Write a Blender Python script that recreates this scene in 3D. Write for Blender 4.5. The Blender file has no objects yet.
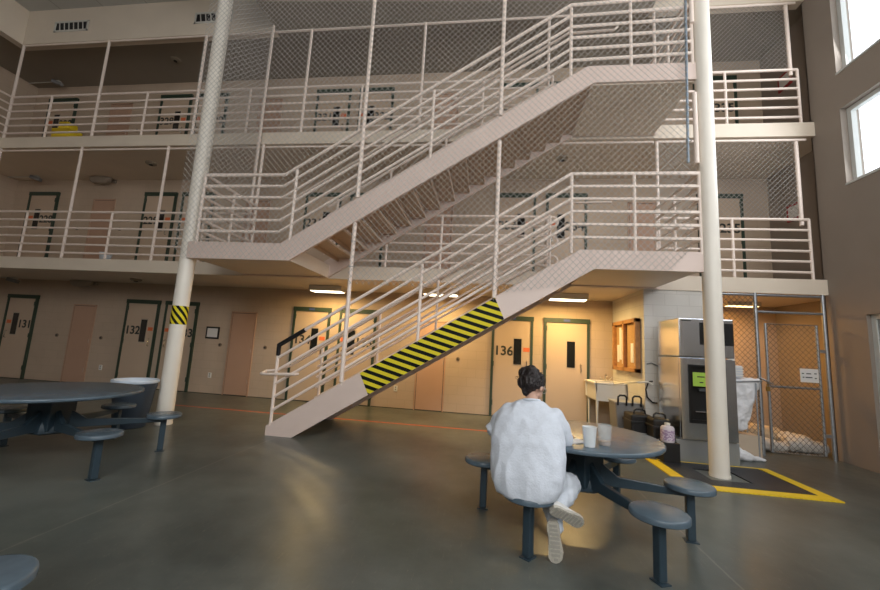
import bpy, bmesh, math, random
from mathutils import Vector, Matrix, noise
random.seed(7)
PI = math.pi
C = bpy.context.scene.collection
S = bpy.context.scene

# ------------------------------------------------------------------ measured place (metres)
YB, YW, YF, XR = 8.86, 7.117, 5.571, 5.64       # back wall, walkway edge, stair front plane, right wall
Z2, Z3, ZC = 2.935, 5.812, 8.28                 # walkway levels, underside of the roof beam
TH = 0.262
XL, XWL = -13.63, -11.7                         # left wall, left walkway edge
YFRONT = -5.0
ZROOF = 9.2
CAMZ = 1.45

# ------------------------------------------------------------------ materials
MATS = {}
def mat(name, col, rough=0.6, metal=0.0, var=0.0, vscale=6.0, bump=0.0, bscale=40.0, spec=0.5, alpha=None, trans=0.0, emit=None, estr=0.0, coat=0.0):
    if name in MATS: return MATS[name]
    m = bpy.data.materials.new(name); m.use_nodes = True
    nt = m.node_tree; b = nt.nodes['Principled BSDF']
    b.inputs['Base Color'].default_value = (*col, 1); b.inputs['Roughness'].default_value = rough
    b.inputs['Metallic'].default_value = metal; b.inputs['Specular IOR Level'].default_value = spec
    if coat: b.inputs['Coat Weight'].default_value = coat
    if trans: b.inputs['Transmission Weight'].default_value = trans
    if alpha is not None: b.inputs['Alpha'].default_value = alpha
    if emit: b.inputs['Emission Color'].default_value = (*emit, 1); b.inputs['Emission Strength'].default_value = estr
    tc = nt.nodes.new('ShaderNodeTexCoord')
    if var:
        n = nt.nodes.new('ShaderNodeTexNoise'); n.inputs['Scale'].default_value = vscale; n.inputs['Detail'].default_value = 6
        nt.links.new(tc.outputs['Object'], n.inputs['Vector'])
        r = nt.nodes.new('ShaderNodeMapRange'); r.inputs['From Min'].default_value = .3; r.inputs['From Max'].default_value = .7
        r.inputs['To Min'].default_value = 1 - var; r.inputs['To Max'].default_value = 1 + var
        nt.links.new(n.outputs['Fac'], r.inputs['Value'])
        x = nt.nodes.new('ShaderNodeMix'); x.data_type = 'RGBA'; x.blend_type = 'MULTIPLY'; x.inputs['Factor'].default_value = 1
        x.inputs['A'].default_value = (*col, 1); nt.links.new(r.outputs['Result'], x.inputs['B'])
        nt.links.new(x.outputs['Result'], b.inputs['Base Color'])
    if bump:
        n = nt.nodes.new('ShaderNodeTexNoise'); n.inputs['Scale'].default_value = bscale; n.inputs['Detail'].default_value = 4
        nt.links.new(tc.outputs['Object'], n.inputs['Vector'])
        u = nt.nodes.new('ShaderNodeBump'); u.inputs['Strength'].default_value = bump; u.inputs['Distance'].default_value = .01
        nt.links.new(n.outputs['Fac'], u.inputs['Height']); nt.links.new(u.outputs['Normal'], b.inputs['Normal'])
    MATS[name] = m; return m

def nodes(name):
    m = bpy.data.materials.new(name); m.use_nodes = True; MATS[name] = m
    return m, m.node_tree, m.node_tree.nodes['Principled BSDF']
def math_node(nt, op, a, b=None, c=None):
    n = nt.nodes.new('ShaderNodeMath'); n.operation = op
    for i, v in enumerate((a, b, c)):
        if v is None: continue
        if isinstance(v, (int, float)): n.inputs[i].default_value = v
        else: nt.links.new(v, n.inputs[i])
    return n.outputs[0]
def mixc(nt, fac, a, b):
    x = nt.nodes.new('ShaderNodeMix'); x.data_type = 'RGBA'
    if isinstance(fac, (int, float)): x.inputs['Factor'].default_value = fac
    else: nt.links.new(fac, x.inputs['Factor'])
    for k, v in (('A', a), ('B', b)):
        if isinstance(v, tuple): x.inputs[k].default_value = (*v, 1)
        else: nt.links.new(v, x.inputs[k])
    return x.outputs['Result']

def block_mat(name, col, mortar, depth=.35, rough=.62):
    """painted concrete block: courses 0.2 m, blocks 0.4 m"""
    m, nt, b = nodes(name)
    tc = nt.nodes.new('ShaderNodeTexCoord'); sp = nt.nodes.new('ShaderNodeSeparateXYZ'); nt.links.new(tc.outputs['Object'], sp.inputs[0])
    cb = nt.nodes.new('ShaderNodeCombineXYZ')
    nt.links.new(math_node(nt, 'ADD', sp.outputs['X'], sp.outputs['Y']), cb.inputs['X']); nt.links.new(sp.outputs['Z'], cb.inputs['Y'])
    br = nt.nodes.new('ShaderNodeTexBrick'); nt.links.new(cb.outputs[0], br.inputs['Vector'])
    br.inputs['Scale'].default_value = 1; br.inputs['Brick Width'].default_value = .4; br.inputs['Row Height'].default_value = .2
    br.inputs['Mortar Size'].default_value = .004; br.inputs['Mortar Smooth'].default_value = .6; br.inputs['Bias'].default_value = 0
    br.inputs['Color1'].default_value = (*col, 1); br.inputs['Color2'].default_value = (*[c * .97 for c in col], 1); br.inputs['Mortar'].default_value = (*mortar, 1)
    n = nt.nodes.new('ShaderNodeTexNoise'); n.inputs['Scale'].default_value = 1.3; n.inputs['Detail'].default_value = 7; nt.links.new(tc.outputs['Object'], n.inputs['Vector'])
    mr = nt.nodes.new('ShaderNodeMapRange'); mr.inputs['From Min'].default_value = .3; mr.inputs['From Max'].default_value = .7; mr.inputs['To Min'].default_value = .93; mr.inputs['To Max'].default_value = 1.05
    nt.links.new(n.outputs['Fac'], mr.inputs['Value'])
    x = nt.nodes.new('ShaderNodeMix'); x.data_type = 'RGBA'; x.blend_type = 'MULTIPLY'; x.inputs['Factor'].default_value = 1
    nt.links.new(br.outputs['Color'], x.inputs['A']); nt.links.new(mr.outputs[0], x.inputs['B']); nt.links.new(x.outputs['Result'], b.inputs['Base Color'])
    b.inputs['Roughness'].default_value = rough
    n2 = nt.nodes.new('ShaderNodeTexNoise'); n2.inputs['Scale'].default_value = 90; nt.links.new(tc.outputs['Object'], n2.inputs['Vector'])
    hgt = math_node(nt, 'ADD', math_node(nt, 'MULTIPLY', br.outputs['Fac'], -1.0), math_node(nt, 'MULTIPLY', n2.outputs['Fac'], .12))
    bu = nt.nodes.new('ShaderNodeBump'); bu.inputs['Strength'].default_value = depth; bu.inputs['Distance'].default_value = .006
    nt.links.new(hgt, bu.inputs['Height']); nt.links.new(bu.outputs[0], b.inputs['Normal'])
    return m

WALL = block_mat('painted_block', (.55, .425, .315), (.455, .35, .255))
WALLR = mat('painted_plaster', (.30, .255, .215), .7, var=.05, vscale=1.2, bump=.15, bscale=60)
BLOCKW = block_mat('white_block', (.68, .65, .60), (.5, .47, .43))
WARMWALL = block_mat('warm_block', (.62, .44, .22), (.52, .36, .18))
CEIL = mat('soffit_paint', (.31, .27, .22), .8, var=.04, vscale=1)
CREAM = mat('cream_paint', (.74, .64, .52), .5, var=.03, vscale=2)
RAIL = mat('rail_paint', (.88, .75, .66), .42, var=.03, vscale=8)
STRING = mat('stringer_paint', (.74, .60, .53), .45, var=.03, vscale=3)
TREAD = mat('tread_paint', (.56, .42, .30), .55, var=.06, vscale=5)
COLM = mat('column_paint', (.84, .79, .70), .42, var=.03, vscale=2)
FRAME = mat('door_frame_green', (.035, .060, .040), .45)
DOORM = mat('door_paint', (.58, .44, .32), .5, var=.02, vscale=2)
CLOSET = mat('closet_paint', (.52, .325, .225), .55, var=.03, vscale=2)
BLACKP = mat('black_lettering', (.03, .035, .03), .6)
GLASSD = mat('dark_glass', (.012, .014, .016), .08, spec=.8)
STEEL = mat('brushed_steel', (.70, .74, .80), .2, metal=1.0, var=.05, vscale=2, bump=.06, bscale=14)
GALV = mat('galvanised', (.36, .38, .40), .42, metal=.75, var=.1, vscale=20)
CHROME = mat('chrome', (.7, .7, .7), .15, metal=1)
TABLEM = mat('table_enamel', (.088, .126, .160), .27, var=.12, vscale=9, bump=.05, bscale=160, spec=.5)
LEGM = mat('table_leg_enamel', (.030, .052, .070), .36, spec=.5)
BINM = mat('bin_plastic', (.035, .05, .072), .5, var=.05)
GREYBIN = mat('grey_plastic', (.24, .23, .22), .5)
BLACKPL = mat('black_plastic', (.008, .008, .009), .5)
LINER = mat('bin_liner', (.62, .70, .80), .35, bump=.5, bscale=30)
WHITE = mat('white_plastic', (.78, .76, .70), .4)
PAPER = mat('paper', (.75, .73, .70), .8)
WOOD = mat('board_wood', (.42, .20, .065), .5, var=.15, vscale=12)
CORK = mat('cork', (.46, .27, .11), .9, var=.15, vscale=60)
ORANGE = mat('orange_plate', (.72, .17, .06), .6)
YELLOW = mat('safety_yellow', (.82, .60, .02), .5)
GREENP = mat('green_paper', (.50, .80, .12), .7)
RED = mat('red_frame', (.35, .03, .03), .5)
REDLINE = mat('red_floor_paint', (.52, .085, .03), .35, var=.25, vscale=14)
SHEET = mat('white_cloth', (.74, .74, .76), .85, bump=.8, bscale=22)
SACK = mat('sack_cloth', (.60, .58, .55), .8, bump=.8, bscale=18)
TILE = mat('ceiling_tile', (.60, .60, .58), .85, var=.03)
BLUE = mat('blue_tag', (.06, .09, .3), .5)

def stripe_mat(name, ax, bz, period, mode='plane'):
    m, nt, b = nodes(name)
    tc = nt.nodes.new('ShaderNodeTexCoord'); sp = nt.nodes.new('ShaderNodeSeparateXYZ'); nt.links.new(tc.outputs['Object'], sp.inputs[0])
    if mode == 'plane': u = math_node(nt, 'ADD', math_node(nt, 'MULTIPLY', sp.outputs['X'], ax), math_node(nt, 'MULTIPLY', sp.outputs['Z'], bz))
    else:
        ang = math_node(nt, 'ARCTAN2', sp.outputs['Y'], sp.outputs['X'])
        u = math_node(nt, 'ADD', math_node(nt, 'MULTIPLY', ang, ax), math_node(nt, 'MULTIPLY', sp.outputs['Z'], bz))
    f = math_node(nt, 'FRACT', math_node(nt, 'DIVIDE', u, period))
    g = math_node(nt, 'GREATER_THAN', f, .5)
    nt.links.new(mixc(nt, g, (.78, .66, .03), (.005, .005, .005)), b.inputs['Base Color']); b.inputs['Roughness'].default_value = .6; b.inputs['Specular IOR Level'].default_value = .2
    return m
TAPE = stripe_mat('hazard_stripes', .27, 1.0, .108)
TAPEC = stripe_mat('hazard_stripes_round', .14, 1.0, .125, 'round')

def floor_mat():
    m, nt, b = nodes('polished_concrete')
    tc = nt.nodes.new('ShaderNodeTexCoord'); V = tc.outputs['Object']
    n1 = nt.nodes.new('ShaderNodeTexNoise'); n1.inputs['Scale'].default_value = .55; n1.inputs['Detail'].default_value = 9; n1.inputs['Roughness'].default_value = .62; nt.links.new(V, n1.inputs['Vector'])
    n2 = nt.nodes.new('ShaderNodeTexNoise'); n2.inputs['Scale'].default_value = 7; n2.inputs['Detail'].default_value = 8; n2.inputs['Roughness'].default_value = .7; nt.links.new(V, n2.inputs['Vector'])
    r1 = nt.nodes.new('ShaderNodeValToRGB'); nt.links.new(n1.outputs['Fac'], r1.inputs[0])
    r1.color_ramp.elements[0].position = .36; r1.color_ramp.elements[0].color = (.056, .066, .061, 1)
    r1.color_ramp.elements[1].position = .64; r1.color_ramp.elements[1].color = (.135, .148, .134, 1)
    mr = nt.nodes.new('ShaderNodeMapRange'); mr.inputs['From Min'].default_value = .3; mr.inputs['From Max'].default_value = .7; mr.inputs['To Min'].default_value = .88; mr.inputs['To Max'].default_value = 1.12
    nt.links.new(n2.outputs['Fac'], mr.inputs['Value'])
    x = nt.nodes.new('ShaderNodeMix'); x.data_type = 'RGBA'; x.blend_type = 'MULTIPLY'; x.inputs['Factor'].default_value = 1
    nt.links.new(r1.outputs[0], x.inputs['A']); nt.links.new(mr.outputs[0], x.inputs['B'])
    col = x.outputs['Result']
    # saw-cut joints every 4.7 m
    sp = nt.nodes.new('ShaderNodeSeparateXYZ'); nt.links.new(V, sp.inputs[0])
    n3 = nt.nodes.new('ShaderNodeTexNoise'); n3.inputs['Scale'].default_value = 3.5; n3.inputs['Detail'].default_value = 5; nt.links.new(V, n3.inputs['Vector'])
    wob = math_node(nt, 'MULTIPLY', math_node(nt, 'SUBTRACT', n3.outputs['Fac'], .5), .03)
    masks = []
    for ax, off, per in (('X', 3.05, 4.75), ('Y', -11.2, 11.0)):
        u = math_node(nt, 'ADD', math_node(nt, 'ADD', sp.outputs[ax], off + per / 2), wob)
        f = math_node(nt, 'ABSOLUTE', math_node(nt, 'SUBTRACT', math_node(nt, 'FLOORED_MODULO', u, per), per / 2))
        masks.append(math_node(nt, 'LESS_THAN', f, .008))
    jm = math_node(nt, 'MULTIPLY', math_node(nt, 'MAXIMUM', *masks), math_node(nt, 'MULTIPLY', n2.outputs['Fac'], .6))
    col = mixc(nt, jm, col, (.30, .28, .23))
    # fine scratches: thin ridges of stretched noise
    mp = nt.nodes.new('ShaderNodeMapping'); mp.inputs['Rotation'].default_value = (0, 0, .7); mp.inputs['Scale'].default_value = (14, 1.6, 1); nt.links.new(V, mp.inputs['Vector'])
    n4 = nt.nodes.new('ShaderNodeTexNoise'); n4.inputs['Scale'].default_value = 2.5; n4.inputs['Detail'].default_value = 3; nt.links.new(mp.outputs[0], n4.inputs['Vector'])
    sc = math_node(nt, 'LESS_THAN', math_node(nt, 'ABSOLUTE', math_node(nt, 'SUBTRACT', n4.outputs['Fac'], .37)), .003)
    col = mixc(nt, math_node(nt, 'MULTIPLY', sc, .45), col, (.27, .25, .21))
    nt.links.new(col, b.inputs['Base Color'])
    rr = nt.nodes.new('ShaderNodeMapRange'); rr.inputs['To Min'].default_value = .22; rr.inputs['To Max'].default_value = .42
    nt.links.new(n2.outputs['Fac'], rr.inputs['Value']); nt.links.new(rr.outputs[0], b.inputs['Roughness'])
    b.inputs['Specular IOR Level'].default_value = .45
    bu = nt.nodes.new('ShaderNodeBump'); bu.inputs['Strength'].default_value = .12; bu.inputs['Distance'].default_value = .01
    nt.links.new(n1.outputs['Fac'], bu.inputs['Height']); nt.links.new(bu.outputs[0], b.inputs['Normal'])
    return m
FLOOR = floor_mat()

def pane_mat():
    m = bpy.data.materials.new('window_glass'); m.use_nodes = True; nt = m.node_tree
    for n in list(nt.nodes): nt.nodes.remove(n)
    o = nt.nodes.new('ShaderNodeOutputMaterial'); t = nt.nodes.new('ShaderNodeBsdfTransparent'); g = nt.nodes.new('ShaderNodeBsdfGlossy')
    g.inputs['Roughness'].default_value = .03; x = nt.nodes.new('ShaderNodeMixShader'); x.inputs[0].default_value = .06
    nt.links.new(t.outputs[0], x.inputs[1]); nt.links.new(g.outputs[0], x.inputs[2]); nt.links.new(x.outputs[0], o.inputs['Surface'])
    return m
PANE = pane_mat()
def cup_mat(name, col, f):
    m = bpy.data.materials.new(name); m.use_nodes = True; nt = m.node_tree; b = nt.nodes['Principled BSDF']
    b.inputs['Base Color'].default_value = (*col, 1); b.inputs['Roughness'].default_value = .25; b.inputs['Alpha'].default_value = f
    return m
CUPW = cup_mat('frosted_plastic', (.80, .84, .86), .82)
CUPC = cup_mat('clear_plastic', (.70, .76, .78), .22)

# ------------------------------------------------------------------ mesh builder
class MB:
    def __init__(s): s.v = []; s.f = []; s.m = []
    def add(s, vs, fs, mi=0):
        o = len(s.v); s.v += [tuple(v) for v in vs]
        for f in fs: s.f.append(tuple(i + o for i in f)); s.m.append(mi)
        return s
    def box(s, x0, x1, y0, y1, z0, z1, mi=0):
        if x0 > x1: x0, x1 = x1, x0
        if y0 > y1: y0, y1 = y1, y0
        if z0 > z1: z0, z1 = z1, z0
        v = [(x, y, z) for z in (z0, z1) for y in (y0, y1) for x in (x0, x1)]
        return s.add(v, [(0, 2, 3, 1), (4, 5, 7, 6), (0, 1, 5, 4), (2, 6, 7, 3), (0, 4, 6, 2), (1, 3, 7, 5)], mi)
    def obox(s, M, hx, hy, hz, mi=0):
        v = [M @ Vector((x, y, z)) for z in (-hz, hz) for y in (-hy, hy) for x in (-hx, hx)]
        return s.add(v, [(0, 2, 3, 1), (4, 5, 7, 6), (0, 1, 5, 4), (2, 6, 7, 3), (0, 4, 6, 2), (1, 3, 7, 5)], mi)
    def prism(s, pts, axis, a, b, mi=0):
        """pts = polygon in the two other axes; axis 'Y' -> (x,z), 'Z' -> (x,y), 'X' -> (y,z)"""
        def P(p, t):
            return {'Y': (p[0], t, p[1]), 'Z': (p[0], p[1], t), 'X': (t, p[0], p[1])}[axis]
        n = len(pts); v = [P(p, a) for p in pts] + [P(p, b) for p in pts]
        f = [tuple(range(n - 1, -1, -1)), tuple(range(n, 2 * n))] + [(i, (i + 1) % n, n + (i + 1) % n, n + i) for i in range(n)]
        return s.add(v, f, mi)
    def tube(s, path, r, n=8, cap=True, mi=0, closed=False):
        P = [Vector(p) for p in path]; R = r if isinstance(r, (list, tuple)) else [r] * len(P)
        rings = []; prev = None
        for i, p in enumerate(P):
            if closed: t = (P[(i + 1) % len(P)] - P[i - 1])
            elif i == 0: t = P[1] - p
            elif i == len(P) - 1: t = p - P[i - 1]
            else: t = (P[i + 1] - p).normalized() + (p - P[i - 1]).normalized()
            t = t.normalized() if t.length > 1e-9 else Vector((0, 0, 1))
            if prev is None:
                a = Vector((0, 0, 1)) if abs(t.z) < .9 else Vector((1, 0, 0)); u = t.cross(a).normalized()
            else:
                u = prev - t * prev.dot(t); u = u.normalized() if u.length > 1e-6 else t.orthogonal().normalized()
            prev = u; w = t.cross(u)
            k = 1.0
            if 0 < i < len(P) - 1 and not closed:
                c = (P[i + 1] - p).normalized().dot((p - P[i - 1]).normalized()); k = 1 / max(.6, math.sqrt(max(0, (1 + c) / 2)))
            rings.append([p + (u * math.cos(2 * PI * j / n) + w * math.sin(2 * PI * j / n)) * R[i] * (k if k < 1.3 else 1.3) for j in range(n)])
        vs = [q for g in rings for q in g]; fs = []
        L = len(rings)
        for i in range(L if closed else L - 1):
            for j in range(n): fs.append((i * n + j, i * n + (j + 1) % n, ((i + 1) % L) * n + (j + 1) % n, ((i + 1) % L) * n + j))
        if cap and not closed: fs += [tuple(range(n - 1, -1, -1)), tuple(range((L - 1) * n, L * n))]
        return s.add(vs, fs, mi)
    def lathe(s, prof, c=(0, 0, 0), n=28, mi=0, cap=True, wob=None):
        """prof = [(r,z)...] about the vertical through c"""
        vs = []
        for k, (r, z) in enumerate(prof):
            for j in range(n):
                a = 2 * PI * j / n; rr = r * (1 + (wob(a, k) if wob else 0))
                vs.append((c[0] + rr * math.cos(a), c[1] + rr * math.sin(a), c[2] + z))
        fs = [(i * n + j, i * n + (j + 1) % n, (i + 1) * n + (j + 1) % n, (i + 1) * n + j) for i in range(len(prof) - 1) for j in range(n)]
        if cap: fs += [tuple(range(n - 1, -1, -1)), tuple(range((len(prof) - 1) * n, len(prof) * n))]
        return s.add(vs, fs, mi)
    def xform(s, M):
        s.v = [tuple(M @ Vector(v)) for v in s.v]; return s
    def build(s, name, mats, parent=None, smooth=False, bevel=0, auto=None):
        me = bpy.data.meshes.new(name)
        off = parent.matrix_world.translation if False else (Vector(parent['_o']) if parent is not None and '_o' in parent else Vector((0, 0, 0)))
        me.from_pydata([tuple(Vector(v) - off) for v in s.v], [], s.f)
        for m in (mats if isinstance(mats, (list, tuple)) else [mats]): me.materials.append(m)
        for p, mi in zip(me.polygons, s.m): p.material_index = mi
        bm = bmesh.new(); bm.from_mesh(me); bmesh.ops.recalc_face_normals(bm, faces=bm.faces)
        if bevel:
            es = [e for e in bm.edges if len(e.link_faces) == 2 and e.calc_face_angle(0) > .6]
            bmesh.ops.bevel(bm, geom=es, offset=bevel, segments=2, affect='EDGES', profile=.5, clamp_overlap=True)
        bm.to_mesh(me); bm.free()
        if smooth or auto:
            for p in me.polygons: p.use_smooth = True
            try: me.set_sharp_from_angle(angle=auto or .7)
            except Exception: pass
        o = bpy.data.objects.new(name, me); C.objects.link(o)
        if parent is not None:
            o.parent = parent
            if '_o' in parent and parent.type == 'MESH': pass
            o['_o'] = tuple(off)
        return o

def tag(o, label=None, cat=None, group=None, kind=None):
    if label: o['label'] = label
    if cat: o['category'] = cat
    if group: o['group'] = group
    if kind: o['kind'] = kind
    return o
def empty(name, loc=(0, 0, 0), label=None, cat=None, group=None, kind=None):
    o = bpy.data.objects.new(name, None); C.objects.link(o); o.location = loc; o['_o'] = tuple(loc); o.empty_display_size = .1
    return tag(o, label, cat, group, kind)
def struct(name, mb, m, **k):
    o = mb.build(name, m, **k); o['kind'] = 'structure'; return o
def copy_tree(o, parent=None):
    c = o.copy(); C.objects.link(c); c.parent = parent
    for ch in [x for x in S.objects if x.parent == o]: copy_tree(ch, c)
    return c
def text_mesh(name, txt, size, M, m, parent, depth=.002, bold=0.0):
    cu = bpy.data.curves.new('t', 'FONT'); cu.body = txt; cu.size = size; cu.extrude = depth; cu.align_x = 'CENTER'; cu.align_y = 'CENTER'; cu.offset = bold
    ob = bpy.data.objects.new('t', cu); C.objects.link(ob)
    dg = bpy.context.evaluated_depsgraph_get(); me = bpy.data.meshes.new_from_object(ob.evaluated_get(dg))
    bpy.data.objects.remove(ob); bpy.data.curves.remove(cu)
    off = Vector(parent['_o']) if parent is not None and '_o' in parent else Vector((0, 0, 0))
    for v in me.vertices: v.co = M @ v.co - off
    me.materials.clear(); me.materials.append(m)
    o = bpy.data.objects.new(name, me); C.objects.link(o)
    if parent is not None: o.parent = parent
    o['_o'] = tuple(off)
    return o
FACE_Y = Matrix(((1, 0, 0, 0), (0, 0, -1, 0), (0, 1, 0, 0), (0, 0, 0, 1)))   # text lying in XZ, read from -Y
def at(x, y, z): return Matrix.Translation((x, y, z)) @ FACE_Y

# ------------------------------------------------------------------ room shell
struct('floor', MB().box(XL - .2, 6.4, YFRONT - .2, YB + .3, -.15, 0), FLOOR)
struct('wall_back', MB().box(XL - .2, 6.3, YB, YB + .2, 0, ZROOF + .2), WALL)
struct('wall_left', MB().box(XL - .2, XL, YFRONT, YB, 0, ZROOF + .2), WALL)
# right wall with real window openings: columns of windows along Y, two rows
WIN = []
wy = [(5.12, 6.62), (3.15, 4.65), (1.18, 2.68), (-.79, .71), (-2.76, -1.26)]
for (a, b) in wy:
    WIN.append((a, b, 4.43, 5.73)); WIN.append((a, b, 6.38, 7.95))
def wall_openings(x0, x1, y0, y1, z0, z1, holes):
    mb = MB()
    ys = sorted({y0, y1, *[h[0] for h in holes], *[h[1] for h in holes]}); zs = sorted({z0, z1, *[h[2] for h in holes], *[h[3] for h in holes]})
    for i in range(len(ys) - 1):
        for j in range(len(zs) - 1):
            cy, cz = (ys[i] + ys[i + 1]) / 2, (zs[j] + zs[j + 1]) / 2
            if any(h[0] < cy < h[1] and h[2] < cz < h[3] for h in holes): continue
            mb.box(x0, x1, ys[i], ys[i + 1], zs[j], zs[j + 1])
    return mb
DOORH = (5.35, 6.50, 0, 2.29)
struct('wall_right', wall_openings(XR, XR + .28, YFRONT, 7.2, 0, ZROOF + .2, WIN + [DOORH]), WALLR)
struct('wall_right_recess', MB().box(5.99, 6.2, 7.2, YB, 0, ZROOF + .2).box(XR, 5.99, 7.18, 7.2, 0, ZROOF + .2), WALLR)
# unseen front wall behind the camera; its large windows are added for fill light
FILL_WIN = [(-2.9, .3), (1.4, 4.6)]
mb = MB(); xs = sorted({XL - .2, XR + .28, *[a for a, b in FILL_WIN], *[b for a, b in FILL_WIN]}); zs = [0, 3.6, 7.6, ZROOF + .2]
for i in range(len(xs) - 1):
    for j in range(3):
        c = (xs[i] + xs[i + 1]) / 2
        if j == 1 and any(a < c < b for a, b in FILL_WIN): continue
        mb.box(xs[i], xs[i + 1], YFRONT - .2, YFRONT, zs[j], zs[j + 1])
struct('wall_front', mb, WALLR)
WFRAME = mat('window_frame_paint', (.62, .64, .62), .4)
k = 0
for (a, b, z0, z1) in WIN:
    k += 1
    mb = MB(); x0, x1 = XR + .10, XR + .18; w = .07
    mb.box(x0, x1, a, a + w, z0, z1).box(x0, x1, b - w, b, z0, z1).box(x0, x1, a + w, b - w, z0, z0 + w).box(x0, x1, a + w, b - w, z1 - w, z1)
    fr = struct('window_%d' % k, mb, WFRAME)
    MB().box(XR + .135, XR + .145, a + w, b - w, z0 + w, z1 - w).build('pane', PANE, fr)
    MB().box(XR - .015, XR + .1, a - .0, b + .0, z0 - .03, z0).build('sill', WFRAME, fr)
for (a, b) in FILL_WIN:
    k += 1
    mb = MB(); w = .08; y0, y1 = YFRONT - .14, YFRONT - .06
    mb.box(a, a + w, y0, y1, 3.6, 7.6).box(b - w, b, y0, y1, 3.6, 7.6).box(a + w, b - w, y0, y1, 3.6, 3.68).box(a + w, b - w, y0, y1, 7.52, 7.6).box((a + b) / 2 - .04, (a + b) / 2 + .04, y0, y1, 3.68, 7.52)
    fr = struct('window_%d' % k, mb, WFRAME)
    MB().box(a + w, b - w, YFRONT - .105, YFRONT - .095, 3.68, 7.52).build('pane', PANE, fr)

# main ceiling: tiles with seams
mb = MB().box(XL - .2, 6.3, YFRONT - .2, YB + .2, ZROOF, ZROOF + .2)
m, nt, b = nodes('tile_grid')
tc = nt.nodes.new('ShaderNodeTexCoord'); br = nt.nodes.new('ShaderNodeTexBrick'); nt.links.new(tc.outputs['Object'], br.inputs['Vector'])
br.offset = 0; br.inputs['Scale'].default_value = 1; br.inputs['Brick Width'].default_value = 1.2; br.inputs['Row Height'].default_value = 1.2; br.inputs['Mortar Size'].default_value = .012
br.inputs['Color1'].default_value = (.58, .57, .53, 1); br.inputs['Color2'].default_value = (.54, .53, .5, 1); br.inputs['Mortar'].default_value = (.38, .36, .33, 1)
nt.links.new(br.outputs['Color'], b.inputs['Base Color']); b.inputs['Roughness'].default_value = .85
struct('ceiling', mb, m)
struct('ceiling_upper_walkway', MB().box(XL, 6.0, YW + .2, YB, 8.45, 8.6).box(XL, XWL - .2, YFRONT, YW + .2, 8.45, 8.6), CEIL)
struct('trim_1', MB().box(XWL, -4.995, YW, YW + .2, ZC, ZROOF).box(XWL - .2, XWL, YFRONT, YW + .2, ZC, ZROOF).box(2.95, XR, YW, YW + .2, ZC, ZROOF), CREAM)
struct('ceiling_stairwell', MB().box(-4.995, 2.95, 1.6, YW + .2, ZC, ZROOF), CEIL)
# walkway decks
for z in (Z2, Z3):
    struct('walkway_deck', MB().box(XL, 6.0, YW, YB, z - TH, z).box(XL, XWL, YFRONT, YW, z - TH, z), CREAM)
# block return with the machine in front of it, and storage room
struct('wall_return', MB().box(2.71, 3.72, YW + .02, YB, 0, Z2 - TH), BLOCKW)
struct('baseboard_back', MB().box(XL, 2.71, YB - .012, YB, 0, .012), BLACKP)

# ------------------------------------------------------------------ doors
dn = 0
def cell_door(x0, x1, z, num, wside, tag_blue=False):
    global dn; dn += 1
    D = 2.24; root = empty('door_%d' % dn, ((x0 + x1) / 2, YB, z), kind='structure')
    MB().box(x0, x0 + .055, YB - .05, YB, z, z + D).box(x1 - .055, x1, YB - .05, YB, z, z + D).box(x0 - .01, x1 + .01, YB - .055, YB, z + D - .1, z + D).build('door_frame', FRAME, root)
    a, b = x0 + .055, x1 - .055
    s = 1 if wside == 'R' else -1
    o = x0 if s > 0 else x1
    X = lambda t: o + s * t
    MB().box(a, b, YB - .03, YB - .005, z + .02, z + D - .1).build('door_panel', DOORM, root)
    MB().box(X(.48), X(.69), YB - .036, YB - .028, z + 1.13, z + 1.76).build('window_trim', mat('vision_frame', (.50, .40, .30), .5), root)
    MB().box(X(.50), X(.67), YB - .041, YB - .034, z + 1.16, z + 1.73).build('window_glass', GLASSD, root)
    if num:
        text_mesh('door_number', num, .29, at(X(.275), YB - .033, z + 1.44), BLACKP, root, bold=.0065)
        MB().box(X(.71), X(.85), YB - .036, YB - .028, z + 1.45, z + 1.54).build('warning_plate', ORANGE, root)
    hx = X(.79)
    MB().tube([(hx, YB - .03, z + 1.25), (hx, YB - .075, z + 1.23), (hx, YB - .075, z + 1.08), (hx, YB - .03, z + 1.06)], .012, 6).build('door_handle', CHROME, root, smooth=True)
    for hz in (.25, 1.1, 1.95):
        MB().box(X(.03), X(.065), YB - .062, YB - .028, z + hz, z + hz + .11).build('hinge', FRAME, root)
    if tag_blue:
        MB().box((x0 + x1) / 2 - .07, (x0 + x1) / 2 + .07, YB - .06, YB - .054, z + D - .075, z + D - .025).build('blue_tag', BLUE, root)
    return root
POS = [(-13.09, -12.14, 'L'), (-9.40, -8.45, 'R'), (-8.27, -7.35, 'L'), (-4.76, -3.82, 'R'), (-3.58, -2.66, 'L'), (.07, .99, 'R')]
for i, (a, b, w) in enumerate(POS): cell_door(a, b, 0, str(131 + i), w, i in (3, 5))
cell_door(1.23, 2.21, 0, None, 'R', True)
for lvl, z, n0 in ((2, Z2, 228), (3, Z3, 328)):
    for i, (a, b, w) in enumerate(POS + [(1.23, 2.15, 'L'), (4.53, 5.45, 'L')]): cell_door(a, b, z, str(n0 + i), w)
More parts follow.
